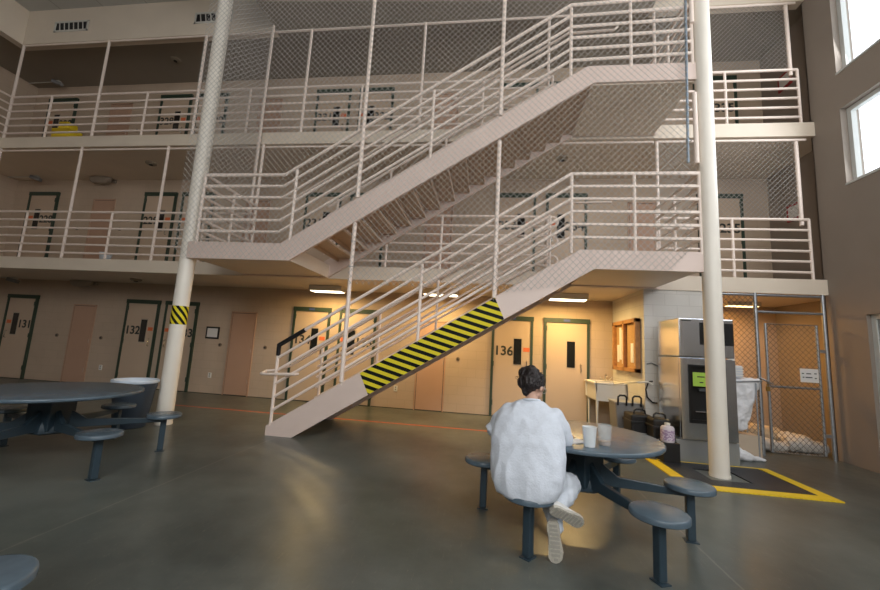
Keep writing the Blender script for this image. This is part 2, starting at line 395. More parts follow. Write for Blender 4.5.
def closet(x0, x1, z, h=2.05):
    global dn; dn += 1
    root = empty('door_%d' % dn, ((x0 + x1) / 2, YB, z), kind='structure')
    MB().box(x0, x0 + .03, YB - .02, YB, z, z + h).box(x1 - .03, x1, YB - .02, YB, z, z + h).box(x0, x1, YB - .02, YB, z + h - .03, z + h).build('closet_frame', CLOSET, root)
    MB().box(x0 + .03, x1 - .03, YB - .006, YB, z, z + h - .03).build('shadow_gap', BLACKP, root)
    MB().box(x0 + .042, x1 - .042, YB - .017, YB - .006, z + .02, z + h - .042).build('closet_panel', CLOSET, root)
    for hz in (.3, 1.05): MB().box(x1 - .07, x1 - .05, YB - .03, YB - .014, z + hz, z + hz + .1).build('hinge', mat('hinge_paint', (.5, .36, .28), .5), root)
for z in (0, Z2, Z3):
    for a, b in ((-11.01, -10.32), (-6.42, -5.74), (-1.65, -.96)): closet(a, b, z)
for z in (Z2, Z3): closet(3.05, 3.74, z)
# glazed door in the right wall
dn += 1
root = empty('door_%d' % dn, (XR + .14, 5.92, 0), kind='structure')
y0, y1, z0, z1 = DOORH
MB().box(XR + .06, XR + .16, y1 - .07, y1, 0, z1).box(XR + .06, XR + .16, y0, y0 + .07, 0, z1).box(XR + .06, XR + .16, y0 + .07, y1 - .07, z1 - .07, z1).build('door_frame', WFRAME, root)
MB().box(XR + .08, XR + .13, y0 + .07, y0 + .17, .01, z1 - .07).box(XR + .08, XR + .13, y1 - .17, y1 - .07, .01, z1 - .07).box(XR + .08, XR + .13, y0 + .17, y1 - .17, .01, .3).box(XR + .08, XR + .13, y0 + .17, y1 - .17, z1 - .2, z1 - .07).build('door_panel', mat('steel_door_paint', (.30, .33, .33), .4), root)
MB().box(XR + .10, XR + .11, y0 + .17, y1 - .17, .3, z1 - .2).build('window_glass', GLASSD, root)

# ------------------------------------------------------------------ columns
def column(x, y, r, label):
    root = empty('support_column', (x, y, 0), label, 'column')
    MB().tube([(x, y, 0), (x, y, ZC + .9)], r, 40, cap=True).build('shaft', COLM, root, smooth=True)
    MB().tube([(x, y, 0), (x, y, .03)], r + .006, 40).build('base_ring', COLM, root, smooth=True)
    return root
c1 = column(-5.06, 5.69, .118, 'round cream column left of the stairs with a hazard tape band')
c2 = column(3.015, 5.60, .112, 'round cream column rising beside the steel ice machine')
o = MB(); o.lathe([(.1205, -.15), (.1205, .15)], n=40, cap=False); t = o.build('hazard_band', TAPEC, None, smooth=True)
t.parent = c1; t.location = (0, 0, 1.73); t['label'] = 'black and yellow striped band'

# ------------------------------------------------------------------ railings
HR = [.125, .315, .50, .69, .875, 1.066]
rr = .0225
def railing(name, pts, posts, heights, label, group=None, root=None, tall=(), ztop=None, ends=()):
    """pts: polyline of deck-edge points; posts: positions on it"""
    if root is None: root = empty(name, pts[0], label, 'railing', group)
    par = root
    for i, h in enumerate(heights):
        MB().tube([(p[0], p[1], p[2] + h) for p in pts], rr if i < len(heights) - 1 else rr * 1.12, 8).build('top_rail' if i == len(heights) - 1 else 'rail', RAIL, par, smooth=True)
    for q in posts:
        MB().tube([(q[0], q[1], q[2] - .06), (q[0], q[1], q[2] + heights[-1])], rr * 1.05, 8).build('post', RAIL, par, smooth=True)
    for q in tall:
        MB().tube([(q[0], q[1], q[2] - .06), (q[0], q[1], ztop)], rr * 1.3, 8).build('tall_post', RAIL, par, smooth=True)
    return root
yr = YW + .03
# level 3 long run (back), corner, left return
X3 = [-10.55 + 1.2817 * i for i in range(10)]
pts = [(XWL + .02, YFRONT + .1, Z3), (XWL + .02, yr, Z3)]
railing('walkway_railing', pts, [(XWL + .02, yr - 1.2817 * i, Z3) for i in range(1, 9)], HR, 'pale pink railing of the top walkway turning along the left wall', tall=[(XWL + .02, yr, Z3)] + [(XWL + .02, yr - 1.2817 * i, Z3) for i in (2, 4, 6, 8)], ztop=ZC)
r3 = railing('walkway_railing', [(XWL + .02, yr, Z3), (1.10, yr, Z3)], [(X3[i], yr, Z3) for i in (0, 2, 4, 6, 8)], HR, 'long pale pink railing of the top walkway left of the stair landing', tall=[(X3[i], yr, Z3) for i in (1, 3, 5, 7, 9)], ztop=ZC)
MB().tube([(XWL, yr, ZC - .02), (2.93, yr, ZC - .02)], rr, 8).build('ceiling_pipe', RAIL, r3, smooth=True)
X2 = [-10.56, -9.45, -8.35, -7.225, -6.11]
r2 = railing('walkway_railing', [(XWL + .02, yr, Z2), (-5.02, yr, Z2)], [(x, yr, Z2) for x in (X2[0], X2[2], X2[4])], HR, 'pale pink railing of the middle walkway left of the column', tall=[(x, yr, Z2) for x in (XWL + .02, X2[1], X2[3], -4.95)], ztop=Z3 - TH)
MB().tube([(XWL, yr, Z3 - TH - .06), (-4.96, yr, Z3 - TH - .06)], rr, 8).build('ceiling_pipe', RAIL, r2, smooth=True)
r22 = railing('walkway_railing', [(-3.15, yr, Z2), (1.02, yr, Z2)], [(x, yr, Z2) for x in (-3.15, -2.07, -.985, .05, 1.02)], HR, 'pale railing of the middle walkway seen behind the crossing stair flights')
MB().tube([(-4.9, yr, Z3 - TH - .06), (2.93, yr, Z3 - TH - .06)], rr, 8).build('ceiling_pipe', RAIL, r22, smooth=True)
for h0, h1 in ((HR[0], HR[1]), (HR[2], HR[3]), (HR[4], HR[5])):
    mb = MB()
    pth = [(1.0, yr, Z2 + h0)] + [(1.10 + .11 * math.sin(a), yr, Z2 + (h0 + h1) / 2 - (h1 - h0) / 2 * math.cos(a)) for a in [PI * i / 8 for i in range(9)]] + [(1.0, yr, Z2 + h1)]
    MB().tube(pth, rr, 8).build('loop_end', RAIL, r22, smooth=True)
for z, zt, lab in ((Z2, Z3 - TH - .06, 'middle'), (Z3, ZC - .02, 'top')):
    pr = railing('walkway_railing', [(2.99, yr, z), (5.45, yr, z)], [(4.22, yr, z), (5.45, yr, z)], HR, 'short pale railing of the %s walkway right of the round column' % lab, tall=[(2.99, yr, z)], ztop=zt)
    MB().tube([(5.36, yr + .03, z + HR[-1] - .1), (5.36, yr + .03, zt)], rr * 1.5, 10).build('tall_post', RAIL, pr, smooth=True)
    MB().tube([(3.0, yr, zt), (5.5, yr, zt)], rr, 8).build('ceiling_pipe', RAIL, pr, smooth=True)

# ------------------------------------------------------------------ staircases
HS = [.19, .385, .58, .775, .97, 1.165]
def stair(zb, xs0, xs1, zt, poly, treads_x0, label, land, rp, front_pts, back_pts, posts_f, posts_b, side):
    root = empty('staircase', (xs0, YF, zb), label, 'stairs')
    # front and rear stringers with their level ends
    MB().prism(poly, 'Y', YF, YF + .05).build('stringer', STRING, root)
    MB().prism(poly, 'Y', YW - .07, YW - .02).build('stringer', STRING, root)
    n = 17; rise = (zt - zb) / n; run = (xs1 - xs0) / (n - 1)
    for i in range(1, n):
        x = xs0 + run * (i - 1); z = zb + rise * i
        mb = MB().prism([(x - .02, z), (x + run + .03, z), (x + run + .03, z - .035), (x + .005, z - .035), (x + .005, z - .10), (x - .02, z - .10)], 'Y', YF + .05, YW - .07)
        mb.build('tread', TREAD, root)
    for (a, b, z) in land:
        MB().box(a, b, YF + .05, YW - .07, z - .235, z).build('landing', CREAM, root)
    for tagn, y, pts, posts in (('f', YF + .02, front_pts, posts_f), ('b', YW - .09, back_pts, posts_b)):
        if not pts: continue
        rl = empty('railing', (pts[0][0], y, pts[0][1])); rl.parent = root; rl['_o'] = tuple(root.location)
        rl.location = (0, 0, 0)
        full = [(p[0], y, p[1]) for p in pts]
        for i, h in enumerate(HS):
            q = [(p[0], p[1], p[2] + h) for p in full]
            if tagn == 'f' and side: q = ([(side[0], YW - .1, q[0][2])] if side[1] == 'L' else []) + q + ([(side[0], YW - .1, q[-1][2])] if side[1] == 'R' else [])
            if tagn == 'f' and side and side[1] == 'LR': q = [(q[0][0], YW - .1, q[0][2])] + q + [(q[-1][0], YW - .1, q[-1][2])]
            MB().tube(q, rr * (1.15 if i == 5 else 1), 8).build('top_rail' if i == 5 else 'rail', RAIL, rl, smooth=True)
        for (x, z) in posts:
            MB().tube([(x, y, z - .03), (x, y, z + HS[-1])], rr * 1.1, 8).build('post', RAIL, rl, smooth=True)
        if tagn == 'f':
            ends = [full[0][0], full[-1][0]] if side[1] == 'LR' else [side[0]]
            for ex in ends:
                zz = full[0][2] if ex == full[0][0] else full[-1][2]
                for yy in ((YF + YW) / 2, YW - .1): MB().tube([(ex, yy, zz - .03), (ex, yy, zz + HS[-1])], rr * 1.1, 8).build('post', RAIL, rl, smooth=True)
    return root
def fz(x, p0, p1): return p0[1] + (x - p0[0]) * (p1[1] - p0[1]) / (p1[0] - p0[0])
# lower flight: floor to the middle landing
A0, A1 = (-3.26, .14), (1.27, 2.955)
polyA = [(-3.26, 0), A0, A1, (2.95, 2.955), (2.95, 2.675), (1.46, 2.675), (-2.84, 0)]
fr = [(-3.2, fz(-3.2, A0, A1)), (1.14, 2.955), (2.90, 2.955)]
pf = [(x, fz(x, A0, A1)) for x in (-3.2, -2.14, -1.04, .05)] + [(1.14, 2.93), (2.02, 2.955), (2.90, 2.955)]
bk = [(-3.2, fz(-3.2, A0, A1)), (1.05, fz(1.05, A0, A1))]
pb = [(x, fz(x, A0, A1)) for x in (-3.13, -2.05, -.98, .1, 1.05)]
sA = stair(0, -3.03, 1.45, Z2, polyA, -3.03, 'lower pale pink steel staircase with a black and yellow striped stringer', [(1.43, 2.90, Z2)], None, fr, bk, pf, pb, (2.90, 'R'))
TP = [(-1.87, fz(-1.87, A0, A1) - .003), (.07, fz(.07, A0, A1) - .003), (.21, 1.895), (-1.72, .70)]
TP[2] = (.21, fz(.21, (-2.84, 0), (1.46, 2.675)) + .003); TP[3] = (-1.72, fz(-1.72, (-2.84, 0), (1.46, 2.675)) + .003)
t = MB().prism(TP, 'Y', YF - .004, YF).build('hazard_tape', TAPE, sA); t['label'] = 'black and yellow diagonal striped tape'
x0, z0 = -3.2, fz(-3.2, A0, A1) + HS[-1]; sl = (2.955 - fz(-3.2, A0, A1)) / 4.34
t = MB().tube([(x0, YF + .02, z0 - .16), (x0, YF + .02, z0), (x0 + .4, YF + .02, z0 + .4 * sl)], rr * 1.5, 10).build('tape_wrap', BLACKPL, sA, smooth=True); t['label'] = 'black tape wrapped round the rail end'
hz = .80
MB().tube([(-2.83, YF + .0, .93), (-2.86, YF - .06, .925), (-3.36, YF - .07, .90), (-3.42, YF - .02, .90), (-3.42, YF + .12, .93), (-3.30, YF + .17, .95), (-3.05, YF + .17, 1.03), (1.1, YF + .17, 3.72), (1.75, YF + .17, 3.74)], .019, 8).build('handrail', RAIL, sA, smooth=True)
MB().tube([(-3.05, YW - .2, 1.03), (1.1, YW - .2, 3.72)], .019, 8).build('handrail', RAIL, sA, smooth=True)
# upper flight: middle landing (left) to the top landing
B0, B1 = (-3.36, 2.955), (1.36, 5.865)
polyB = [(-4.995, 2.675), (-4.995, 2.955), B0, B1, (2.95, 5.865), (2.95, 5.59), (1.46, 5.59), (-3.2, 2.675)]
fr = [(-4.86, 2.955), (-3.42, 2.955), (1.11, 5.80), (2.87, 5.84)]
pf = [(-4.86, 2.955), (-3.22, fz(-3.22, B0, B1)), (-2.14, fz(-2.14, B0, B1)), (-1.02, fz(-1.02, B0, B1)), (.05, fz(.05, B0, B1)), (1.11, 5.74), (2.0, 5.865), (2.87, 5.865)]
bk = [(-3.30, 2.955), (1.05, fz(1.05, B0, B1))]
pb = [(x, fz(x, B0, B1)) for x in (-3.1, -2.05, -.98, .1, 1.05)]
sB = stair(Z2, -2.99, 1.45, Z3, polyB, -2.99, 'upper pale pink steel staircase behind the chain-link net', [(-4.98, -3.2, Z2), (1.43, 2.90, Z3)], None, fr, bk, pf, pb, (2.87, 'LR'))
MB().tube([(-3.6, YF + .17, 3.78), (-3.3, YF + .17, 3.78), (1.1, YF + .17, 6.60), (1.8, YF + .17, 6.62), (1.86, YF + .17, 6.68)], .019, 8).build('handrail', RAIL, sB, smooth=True)
MB().tube([(-3.3, YW - .2, 3.78), (1.1, YW - .2, 6.60)], .019, 8).build('handrail', RAIL, sB, smooth=True)
MB().box(-3.2, -3.17, YF + .05, YW - .07, 2.675, 2.93).build('landing_edge', CREAM, sB)

# ------------------------------------------------------------------ chain-link
WIRE = mat('chain_link_wire', (.50, .48, .45), .5, metal=.2)
WIRED = mat('chain_link_wire_dark', (.17, .16, .15), .45, metal=.4)
def net(poly, fn, dx=.096, dz=.102, r=.0033):
    """diamonds: two families of wires clipped to polygon poly (u,v); fn maps (u,v,d) to the place"""
    mb = MB(); xs = [p[0] for p in poly]; zs = [p[1] for p in poly]
    for s in (1, -1):
        k = dz / dx * s
        cs = [p[1] - k * p[0] for p in poly]; c = math.floor(min(cs) / dz) * dz
        while c < max(cs):
            hits = []
            for i in range(len(poly)):
                a, b = poly[i], poly[(i + 1) % len(poly)]
                fa, fb = a[1] - k * a[0] - c, b[1] - k * b[0] - c
                if (fa > 0) != (fb > 0):
                    t = fa / (fa - fb); hits.append((a[0] + t * (b[0] - a[0]), a[1] + t * (b[1] - a[1])))
            hits.sort()
            for h0, h1 in zip(hits[::2], hits[1::2]):
                if abs(h1[0] - h0[0]) < .01: continue
                p0, p1 = Vector(fn(h0[0], h0[1], s * r * .9)), Vector(fn(h1[0], h1[1], s * r * .9))
                mb.tube([p0, p1], r, 4, cap=False)
            c += dz
    return mb
root = empty('chain_link_net', (-1.1, 5.50, 2.3), 'tall chain-link net screening the front of both stair flights', 'netting')
poly = [(-5.215, 2.86), (-5.0, 2.66), (-3.21, 2.66), (-2.17, 3.30), (-2.17, 2.33), (.29, 2.29), (1.0, 2.40), (1.46, 2.66), (2.46, 2.66), (2.73, 2.97), (2.79, 8.27), (-5.215, 8.27)]
net(poly, lambda u, v, d: (u, 5.508 + d, v)).build('wire_mesh', WIRE, root)
for x, a, b in ((-2.14, 3.72, ZC), (.055, 5.06, ZC), (2.86, 6.5, ZC)):
    MB().tube([(x, YF - .02, a), (x, YF - .02, b)], .031, 12).build('pole', RAIL, root, smooth=True)
for x, a, b in ((-2.14, .86, 3.30), (.055, 2.2, 4.64), (2.86, 4.25, 5.35)):
    MB().tube([(x, YF - .02, a), (x, YF - .02, b)], .031, 12).build('pole', RAIL, root, smooth=True)
MB().tube([(2.73, 5.525, 4.25), (2.79, 5.525, 8.27)], .018, 10).build('tension_bar', mat('blue_grey_bar', (.25, .31, .37), .4, metal=.3), root, smooth=True)
for z in (4.6, 5.1, 3.0, 2.6):
    x = 2.76 if z > 4 else -2.14
    MB().tube([(x + .035 * math.cos(a), YF - .02 + .035 * math.sin(a), z) for a in [2 * PI * i / 10 for i in range(10)]], .006, 5, closed=True).build('clamp', GALV, root)
root = empty('chain_link_net', (-4.98, 6.3, 2.95), 'chain-link net closing the left end of the stairwell', 'netting')
net([(5.60, 2.98), (6.95, 2.98), (6.95, 8.27), (5.60, 8.27)], lambda u, v, d: (-4.93 + d, u, v), r=.0022).build('wire_mesh', WIRE, root)
MB().tube([(-4.97, 7.0, Z2), (-4.97, 7.0, ZC)], .03, 12).build('pole', RAIL, root, smooth=True)
for z, zt, lab in ((Z2, Z3 - TH - .06, 'middle'), (Z3, ZC - .02, 'top')):
    tag(net([(3.0, z + 1.07), (5.36, z + 1.07), (5.36, zt), (3.0, zt)], lambda u, v, d: (u, yr + .025 + d, v), dx=.085, dz=.09, r=.0032).build('chain_link_net', WIRE), 'chain-link panel above the short railing of the %s walkway' % lab, 'netting')

# storage fence and gate
root = empty('chain_link_fence', (4.0, 7.1, 0), 'grey chain-link fence panel between the block wall and the storage gate', 'fence')
FP = [(3.74, 0, Z2 - TH), (4.52, 0, Z2 - TH), (5.56, 0, Z2 - TH)]
for x, a, b in FP: MB().tube([(x, 7.14, a), (x, 7.14, b)], .03, 12).build('post', GALV, root, smooth=True)
MB().tube([(3.74, 7.14, 2.64), (5.56, 7.14, 2.64)], .022, 10).build('top_rail', GALV, root, smooth=True)
MB().tube([(4.52, 7.14, 2.35), (5.56, 7.14, 2.35)], .022, 10).build('crossbar', GALV, root, smooth=True)
net([(3.76, .05), (4.50, .05), (4.50, 2.62), (3.76, 2.62)], lambda u, v, d: (u, 7.12 + d, v), dx=.088, dz=.094, r=.0038).build('wire_mesh', WIRED, root)
root = empty('chain_link_gate', (5.0, 7.1, 0), 'closed grey chain-link gate with a white notice', 'gate')
gx0, gx1, gz0, gz1 = 4.655, 5.43, .06, 2.15
for n_, p in (('frame', [(gx0, 7.14, gz0), (gx0, 7.14, gz1), (gx1, 7.14, gz1), (gx1, 7.14, gz0)]),):
    MB().tube(p, .024, 10, closed=True).build('gate_frame', GALV, root, smooth=True)
MB().tube([(gx0, 7.14, 1.11), (gx1, 7.14, 1.11)], .02, 10).build('crossbar', GALV, root, smooth=True)
net([(gx0, gz0), (gx1, gz0), (gx1, gz1), (gx0, gz1)], lambda u, v, d: (u, 7.12 + d, v), dx=.088, dz=.094, r=.0038).build('wire_mesh', WIRED, root)
for z in (.35, 1.7): MB().box(gx1, 5.53, 7.10, 7.17, z, z + .05).build('hinge', GALV, root)
MB().tube([(4.50, 7.09, 1.24), (4.56, 7.06, 1.20), (4.62, 7.07, 1.17), (4.69, 7.09, 1.15)], .014, 6).build('chain', GALV, root)
MB().box(4.57, 4.62, 7.05, 7.08, 1.03, 1.10, 0).tube([(4.58, 7.065, 1.10), (4.58, 7.065, 1.14), (4.61, 7.065, 1.14), (4.61, 7.065, 1.10)], .006, 6).build('padlock', mat('brass', (.45, .3, .1), .35, metal=.8), root)
sg = tag(MB().box(5.11, 5.38, 7.095, 7.100, 1.21, 1.43).build('notice_sign', PAPER, empty('notice', (5.24, 7.1, 1.3), 'small white paper notice hung on the chain-link gate', 'sign')), None)
for dx, dz, w in ((-.01, .03, .07), (-.01, -.03, .10), (-.095, .03, .03), (-.09, -.03, .025), (.09, .035, .035), (.09, -.04, .03)):
    MB().box(5.245 + dx - w / 2, 5.245 + dx + w / 2, 7.092, 7.0955, 1.32 + dz - .008, 1.32 + dz + .008).build('printed_mark', BLACKP, sg.parent)

# ------------------------------------------------------------------ tables with stools
def picnic_table(cx, cy, R, ring, phase, label, sr=.185, seats=6):
    root = empty('round_table', (0, 0, 0), label, 'table'); root['_o'] = (0, 0, 0)
    MB().lathe([(0.0, .715), (R - .03, .715), (R - .004, .722), (R, .73), (R, .748), (R - .005, .754), (R - .012, .756), (0.0, .756)], n=72, cap=False).build('tabletop', TABLEM, root, auto=.9)
    MB().prism([(.14, .14), (-.14, .14), (-.14, -.14), (.14, -.14)], 'Z', .34, .715).xform(Matrix.Rotation(math.radians(phase + 20), 4, 'Z')).build('pedestal', LEGM, root, bevel=.01)
    MB().lathe([(.16, .30), (.2, .32), (.2, .36), (.16, .44)], n=6).build('hub', LEGM, root, auto=.5)
    for k in range(seats):
        a = math.radians(phase + 60 * k); M = Matrix.Rotation(a, 4, 'Z')
        MB().prism([(.13, .34), (.13, .56), (.30, .43), (ring - .12, .398), (ring + .02, .398), (ring + .02, .345), (ring - .14, .345)], 'Y', -.022, .022).xform(M).build('arm', LEGM, root, bevel=.006)
        MB().box(ring - .031, ring + .031, -.031, .031, .01, .40).xform(M).build('leg', LEGM, root, bevel=.008)
        MB().box(ring - .05, ring + .05, -.04, .04, 0, .008).xform(M).build('foot_plate', LEGM, root)
        MB().lathe([(0, .40), (sr - .01, .40), (sr, .407), (sr, .436), (sr - .006, .443), (sr - .015, .445), (0, .445)], (ring, 0, 0), n=44, cap=False).xform(M).build('seat', TABLEM, root, auto=.9)
    root.location = (cx, cy, 0); root['_o'] = (cx, cy, 0)
    return root
picnic_table(.85, 3.69, .66, .85, -67.3, 'round blue-grey table with attached stools where the person sits')
picnic_table(-4.70, 3.75, .78, 1.02, -17.5, 'round blue-grey table with stools beside the dark trash can')
picnic_table(-2.53, .76, .60, .85, 50, 'blue-grey table with one round stool showing in the bottom left corner')

# ------------------------------------------------------------------ trash can at left
root = empty('trash_can', (-5.33, 5.35, 0), 'dark grey-blue round trash can with a white liner', 'trash can')
c = (-5.33, 5.35, 0)
MB().lathe([(.19, 0), (.205, .01), (.265, .56), (.275, .565), (.28, .60), (.282, .66), (.27, .66), (.25, .58), (.19, .03), (0, .03)], c, 40).build('bin_body', BINM, root, auto=.6)
def wb(a, k): return .012 * math.sin(a * 9 + k) + .008 * math.sin(a * 23 + 2 * k)
MB().lathe([(.285, .655), (.295, .665), (.298, .69), (.292, .705), (.265, .70), (.235, .64), (.20, .5)], c, 72, cap=False, wob=wb).build('bin_liner', LINER, root, smooth=True)

# ------------------------------------------------------------------ steel ice machine
root = empty('ice_machine', (3.2, 6.5, 0), 'tall stainless steel ice and water dispenser behind the right column', 'ice machine')
mx0, mx1, my0, my1 = 2.84, 3.60, 6.20, 6.92
MB().box(mx0 - .06, mx1 + .03, my0 + .02, my1, 0, .31).build('base_box', mat('base_grey', (.42, .45, .48), .35, metal=.6), root, bevel=.006)
mb = MB().box(mx0, mx1, my0 + .02, my1, .31, 1.50)
mb.build('lower_cabinet', STEEL, root, bevel=.008)
# front door with dispensing recess
rx0, rx1, rz0, rz1 = 2.95, 3.46, .56, 1.40
MB().box(mx0 + .005, rx0, my0 - .03, my0 + .02, .33, 1.49).box(rx1, mx1 - .005, my0 - .03, my0 + .02, .33, 1.49).box(rx0, rx1, my0 - .03, my0 + .02, rz1, 1.49).box(rx0, rx1, my0 - .03, my0 + .02, .33, rz0).build('front_door', STEEL, root)
MB().box(rx0, rx1, my0 + .012, my0 + .021, rz0, rz1).box(rx0, rx0 + .03, my0 - .045, my0 + .012, rz0, rz1).box(rx1 - .03, rx1, my0 - .045, my0 + .012, rz0, rz1).box(rx0 + .03, rx1 - .03, my0 - .045, my0 + .012, rz1 - .03, rz1).box(rx0 + .03, rx1 - .03, my0 - .045, my0 + .012, rz0, rz0 + .05).build('dispensing_bay', BLACKPL, root)
MB().box(rx0 + .08, rx1 - .08, my0 - .04, my0, .72, .735).build('drip_tray', STEEL, root)
MB().box(rx0 + .14, rx1 - .14, my0 - .04, my0 + .01, 1.02, 1.06).build('spout', mat('bay_grey', (.1, .11, .12), .3), root)
MB().box(mx0, mx1, my0 - .02, my1, 1.515, 2.09).build('ice_bin', STEEL, root, bevel=.012)
MB().box(3.13, mx1 - .004, my0 - .024, my0 - .019, 1.70, 2.03).build('control_panel', GLASSD, root)
MB().box(2.88, 3.02, my0 - .023, my0 - .019, 2.045, 2.06).build('badge', BLACKP, root)
t = empty('green_notice', (3.11, my0 - .05, 1.19), 'bright green paper notice on the steel ice machine front', 'sign')
MB().box(3.0, 3.22, my0 - .052, my0 - .048, 1.09, 1.29).build('paper_sheet', GREENP, t)
MB().box(3.06, 3.16, my0 - .054, my0 - .0515, 1.22, 1.235).box(3.09, 3.14, my0 - .054, my0 - .0515, 1.14, 1.155).build('printed_line', BLACKP, t)
# pipes on the block wall
t = tag(MB().tube([(2.76, 6.95, 1.02), (2.70, 6.98, 1.06), (2.55, 7.04, 1.04), (2.48, 7.4, 1.0), (2.45, 7.9, .93)], .014, 8).build('drain_pipe', WHITE, smooth=True), 'thin pale pipe running from the ice machine towards the sink', 'pipe')
t = tag(MB().tube([(2.82, 7.10, 1.07), (2.75, 7.09, 1.06), (2.70, 7.08, .93), (2.72, 7.08, .80), (2.80, 7.08, .72), (2.88, 7.08, .71)], .012, 8).build('power_cable', BLACKPL, smooth=True), 'black cable looping down the white block wall', 'cable')
t = tag(MB().tube([(2.73, 7.10, 1.36), (2.80, 7.09, 1.38), (2.92, 7.09, 1.33), (3.0, 7.0, 1.32)], .010, 8).build('water_hose', mat('hose_grey', (.2, .2, .2), .4), smooth=True), 'short dark hose high on the white block wall', 'hose')

# ------------------------------------------------------------------ bulletin board on the side of the return
root = empty('bulletin_board', (2.70, 7.95, 1.2), 'wood framed glazed bulletin board with papers above the sink', 'bulletin board')
by0, by1, bz0, bz1 = 7.30, 8.60, 1.19, 2.17
MB().box(2.62, 2.71, by0, by0 + .07, bz0, bz1).box(2.62, 2.71, by1 - .07, by1, bz0, bz1).box(2.62, 2.71, by0, by1, bz0, bz0 + .07).box(2.62, 2.71, by0, by1, bz1 - .07, bz1).box(2.62, 2.68, (by0 + by1) / 2 - .03, (by0 + by1) / 2 + .03, bz0, bz1).build('frame', WOOD, root, bevel=.004)
MB().box(2.69, 2.705, by0 + .07, by1 - .07, bz0 + .07, bz1 - .07).build('cork_panel', CORK, root)
for (a, b, c_, d) in ((7.40, 7.55, 1.30, 1.78), (7.58, 7.72, 1.36, 1.72), (8.05, 8.2, 1.32, 2.0), (8.23, 8.35, 1.4, 2.05), (8.37, 8.48, 1.35, 1.7)):
    MB().box(2.683, 2.69, a, b, c_, d).build('pinned_paper', PAPER, root)
# sink
root = empty('utility_sink', (2.42, 8.3, 0), 'white utility sink on thin legs in the back corner', 'sink')
sx0, sx1, sy0, sy1 = 2.10, 2.70, 7.98, 8.72
MB().prism([(sx0 + .05, .60), (sx1 - .02, .60), (sx1, .92), (sx0, .92)], 'Y', sy0, sy0 + .03).box(sx0, sx1, sy1 - .03, sy1, .60, .92).prism([(sy0, .92), (sy1, .92), (sy1, .60), (sy0, .60)], 'X', sx0 + .02, sx0 + .05).box(sx1 - .03, sx1, sy0, sy1, .60, .92).box(sx0 + .03, sx1, sy0, sy1, .58, .61).build('basin', WHITE, root, bevel=.006)
MB().box(sx0 - .02, sx0 + .05, sy0 - .02, sy1, .90, .94).box(sx1 - .05, sx1 + .005, sy0 - .02, sy1, .90, .94).box(sx0, sx1, sy0 - .02, sy0 + .05, .90, .94).box(sx0, sx1, sy1 - .08, sy1, .90, .94).build('rim', WHITE, root, bevel=.01)
for lx, ly in ((sx0 + .06, sy0 + .06), (sx1 - .08, sy0 + .06), (sx0 + .06, sy1 - .06), (sx1 - .08, sy1 - .06)):
    MB().tube([(lx, ly, 0), (lx, ly, .58)], [.016, .026], 10).build('leg', WHITE, root, smooth=True)
MB().tube([(2.48, 8.62, .93), (2.48, 8.62, 1.05), (2.46, 8.5, 1.08), (2.46, 8.42, 1.04)], .013, 8).tube([(2.40, 8.62, .97), (2.56, 8.62, .97)], .014, 8).tube([(2.41, 8.62, .96), (2.36, 8.58, 1.02)], .008, 6).tube([(2.55, 8.62, .96), (2.60, 8.58, 1.02)], .008, 6).build('faucet', CHROME, root, smooth=True)
# grey bin with black handles
root = empty('waste_bin', (2.54, 7.4, 0), 'grey plastic waste bin with clear liner and black handles by the sink', 'bin')
MB().prism([(2.29, .03), (2.65, .03), (2.69, .66), (2.25, .66)], 'Y', 7.22, 7.62).build('bin_body', GREYBIN, root, bevel=.02)
MB().box(2.24, 2.70, 7.20, 7.64, .65, .675).build('bin_liner', mat('clear_liner', (.36, .37, .38), .35, bump=.5, bscale=30), root, bevel=.015)
for hx in (2.35, 2.59):
    MB().tube([(hx - .07, 7.19, .62), (hx - .07, 7.18, .76), (hx - .04, 7.18, .79), (hx + .04, 7.18, .79), (hx + .07, 7.18, .76), (hx + .07, 7.19, .62)], .016, 8).build('handle', BLACKPL, root, smooth=True)
for hx in (2.36, 2.58): MB().tube([(hx - .02, 7.35, .035), (hx + .02, 7.35, .035)], .035, 12).build('caster', BLACKPL, root)
# black carriers
def carrier(x0, x1, y0, y1, h, label):
    root = empty('beverage_carrier', ((x0 + x1) / 2, (y0 + y1) / 2, 0), label, 'carrier', None)
    MB().box(x0, x1, y0, y1, .03, h).build('body', BLACKPL, root, bevel=.03)
    MB().box(x0 - .01, x1 + .01, y0 - .01, y1 + .01, h - .14, h - .10).build('lid_seam', BLACKPL, root, bevel=.008)
    MB().box(x0 + .03, x1 - .03, y0 + .03, y1 - .03, 0, .03).build('base', BLACKPL, root)
    xm = (x0 + x1) / 2
    MB().tube([(xm - .09, y0 + .1, h - .01), (xm - .08, y0 + .1, h + .05), (xm - .05, y0 + .1, h + .07), (xm + .05, y0 + .1, h + .07), (xm + .08, y0 + .1, h + .05), (xm + .09, y0 + .1, h - .01)], .014, 8).build('handle', BLACKPL, root, smooth=True)
    MB().box(x0 + .06, x1 - .06, y0 - .018, y0 - .0, h * .45, h * .45 + .03).build('latch', GREYBIN, root)
carrier(2.30, 2.62, 6.62, 7.0, .56, 'black plastic carrier on the floor next to the grey bin')
carrier(2.50, 2.76, 6.30, 6.58, .56, 'black plastic carrier nearest the ice machine behind the jug')
root = empty('crate', (2.63, 6.1, 0), 'small black crate standing under the purple label jug', 'crate')
MB().box(2.52, 2.74, 6.02, 6.24, 0, .02).box(2.52, 2.54, 6.02, 6.24, .02, .28).box(2.72, 2.74, 6.02, 6.24, .02, .28).box(2.54, 2.72, 6.02, 6.04, .02, .28).box(2.54, 2.72, 6.22, 6.24, .02, .28).build('walls', BLACKPL, root)
MB().box(2.54, 2.72, 6.04, 6.22, .24, .28).build('lid', BLACKPL, root)
root = empty('jug', (2.62, 6.12, .28), 'white plastic jug with purple print between table and ice machine', 'jug')
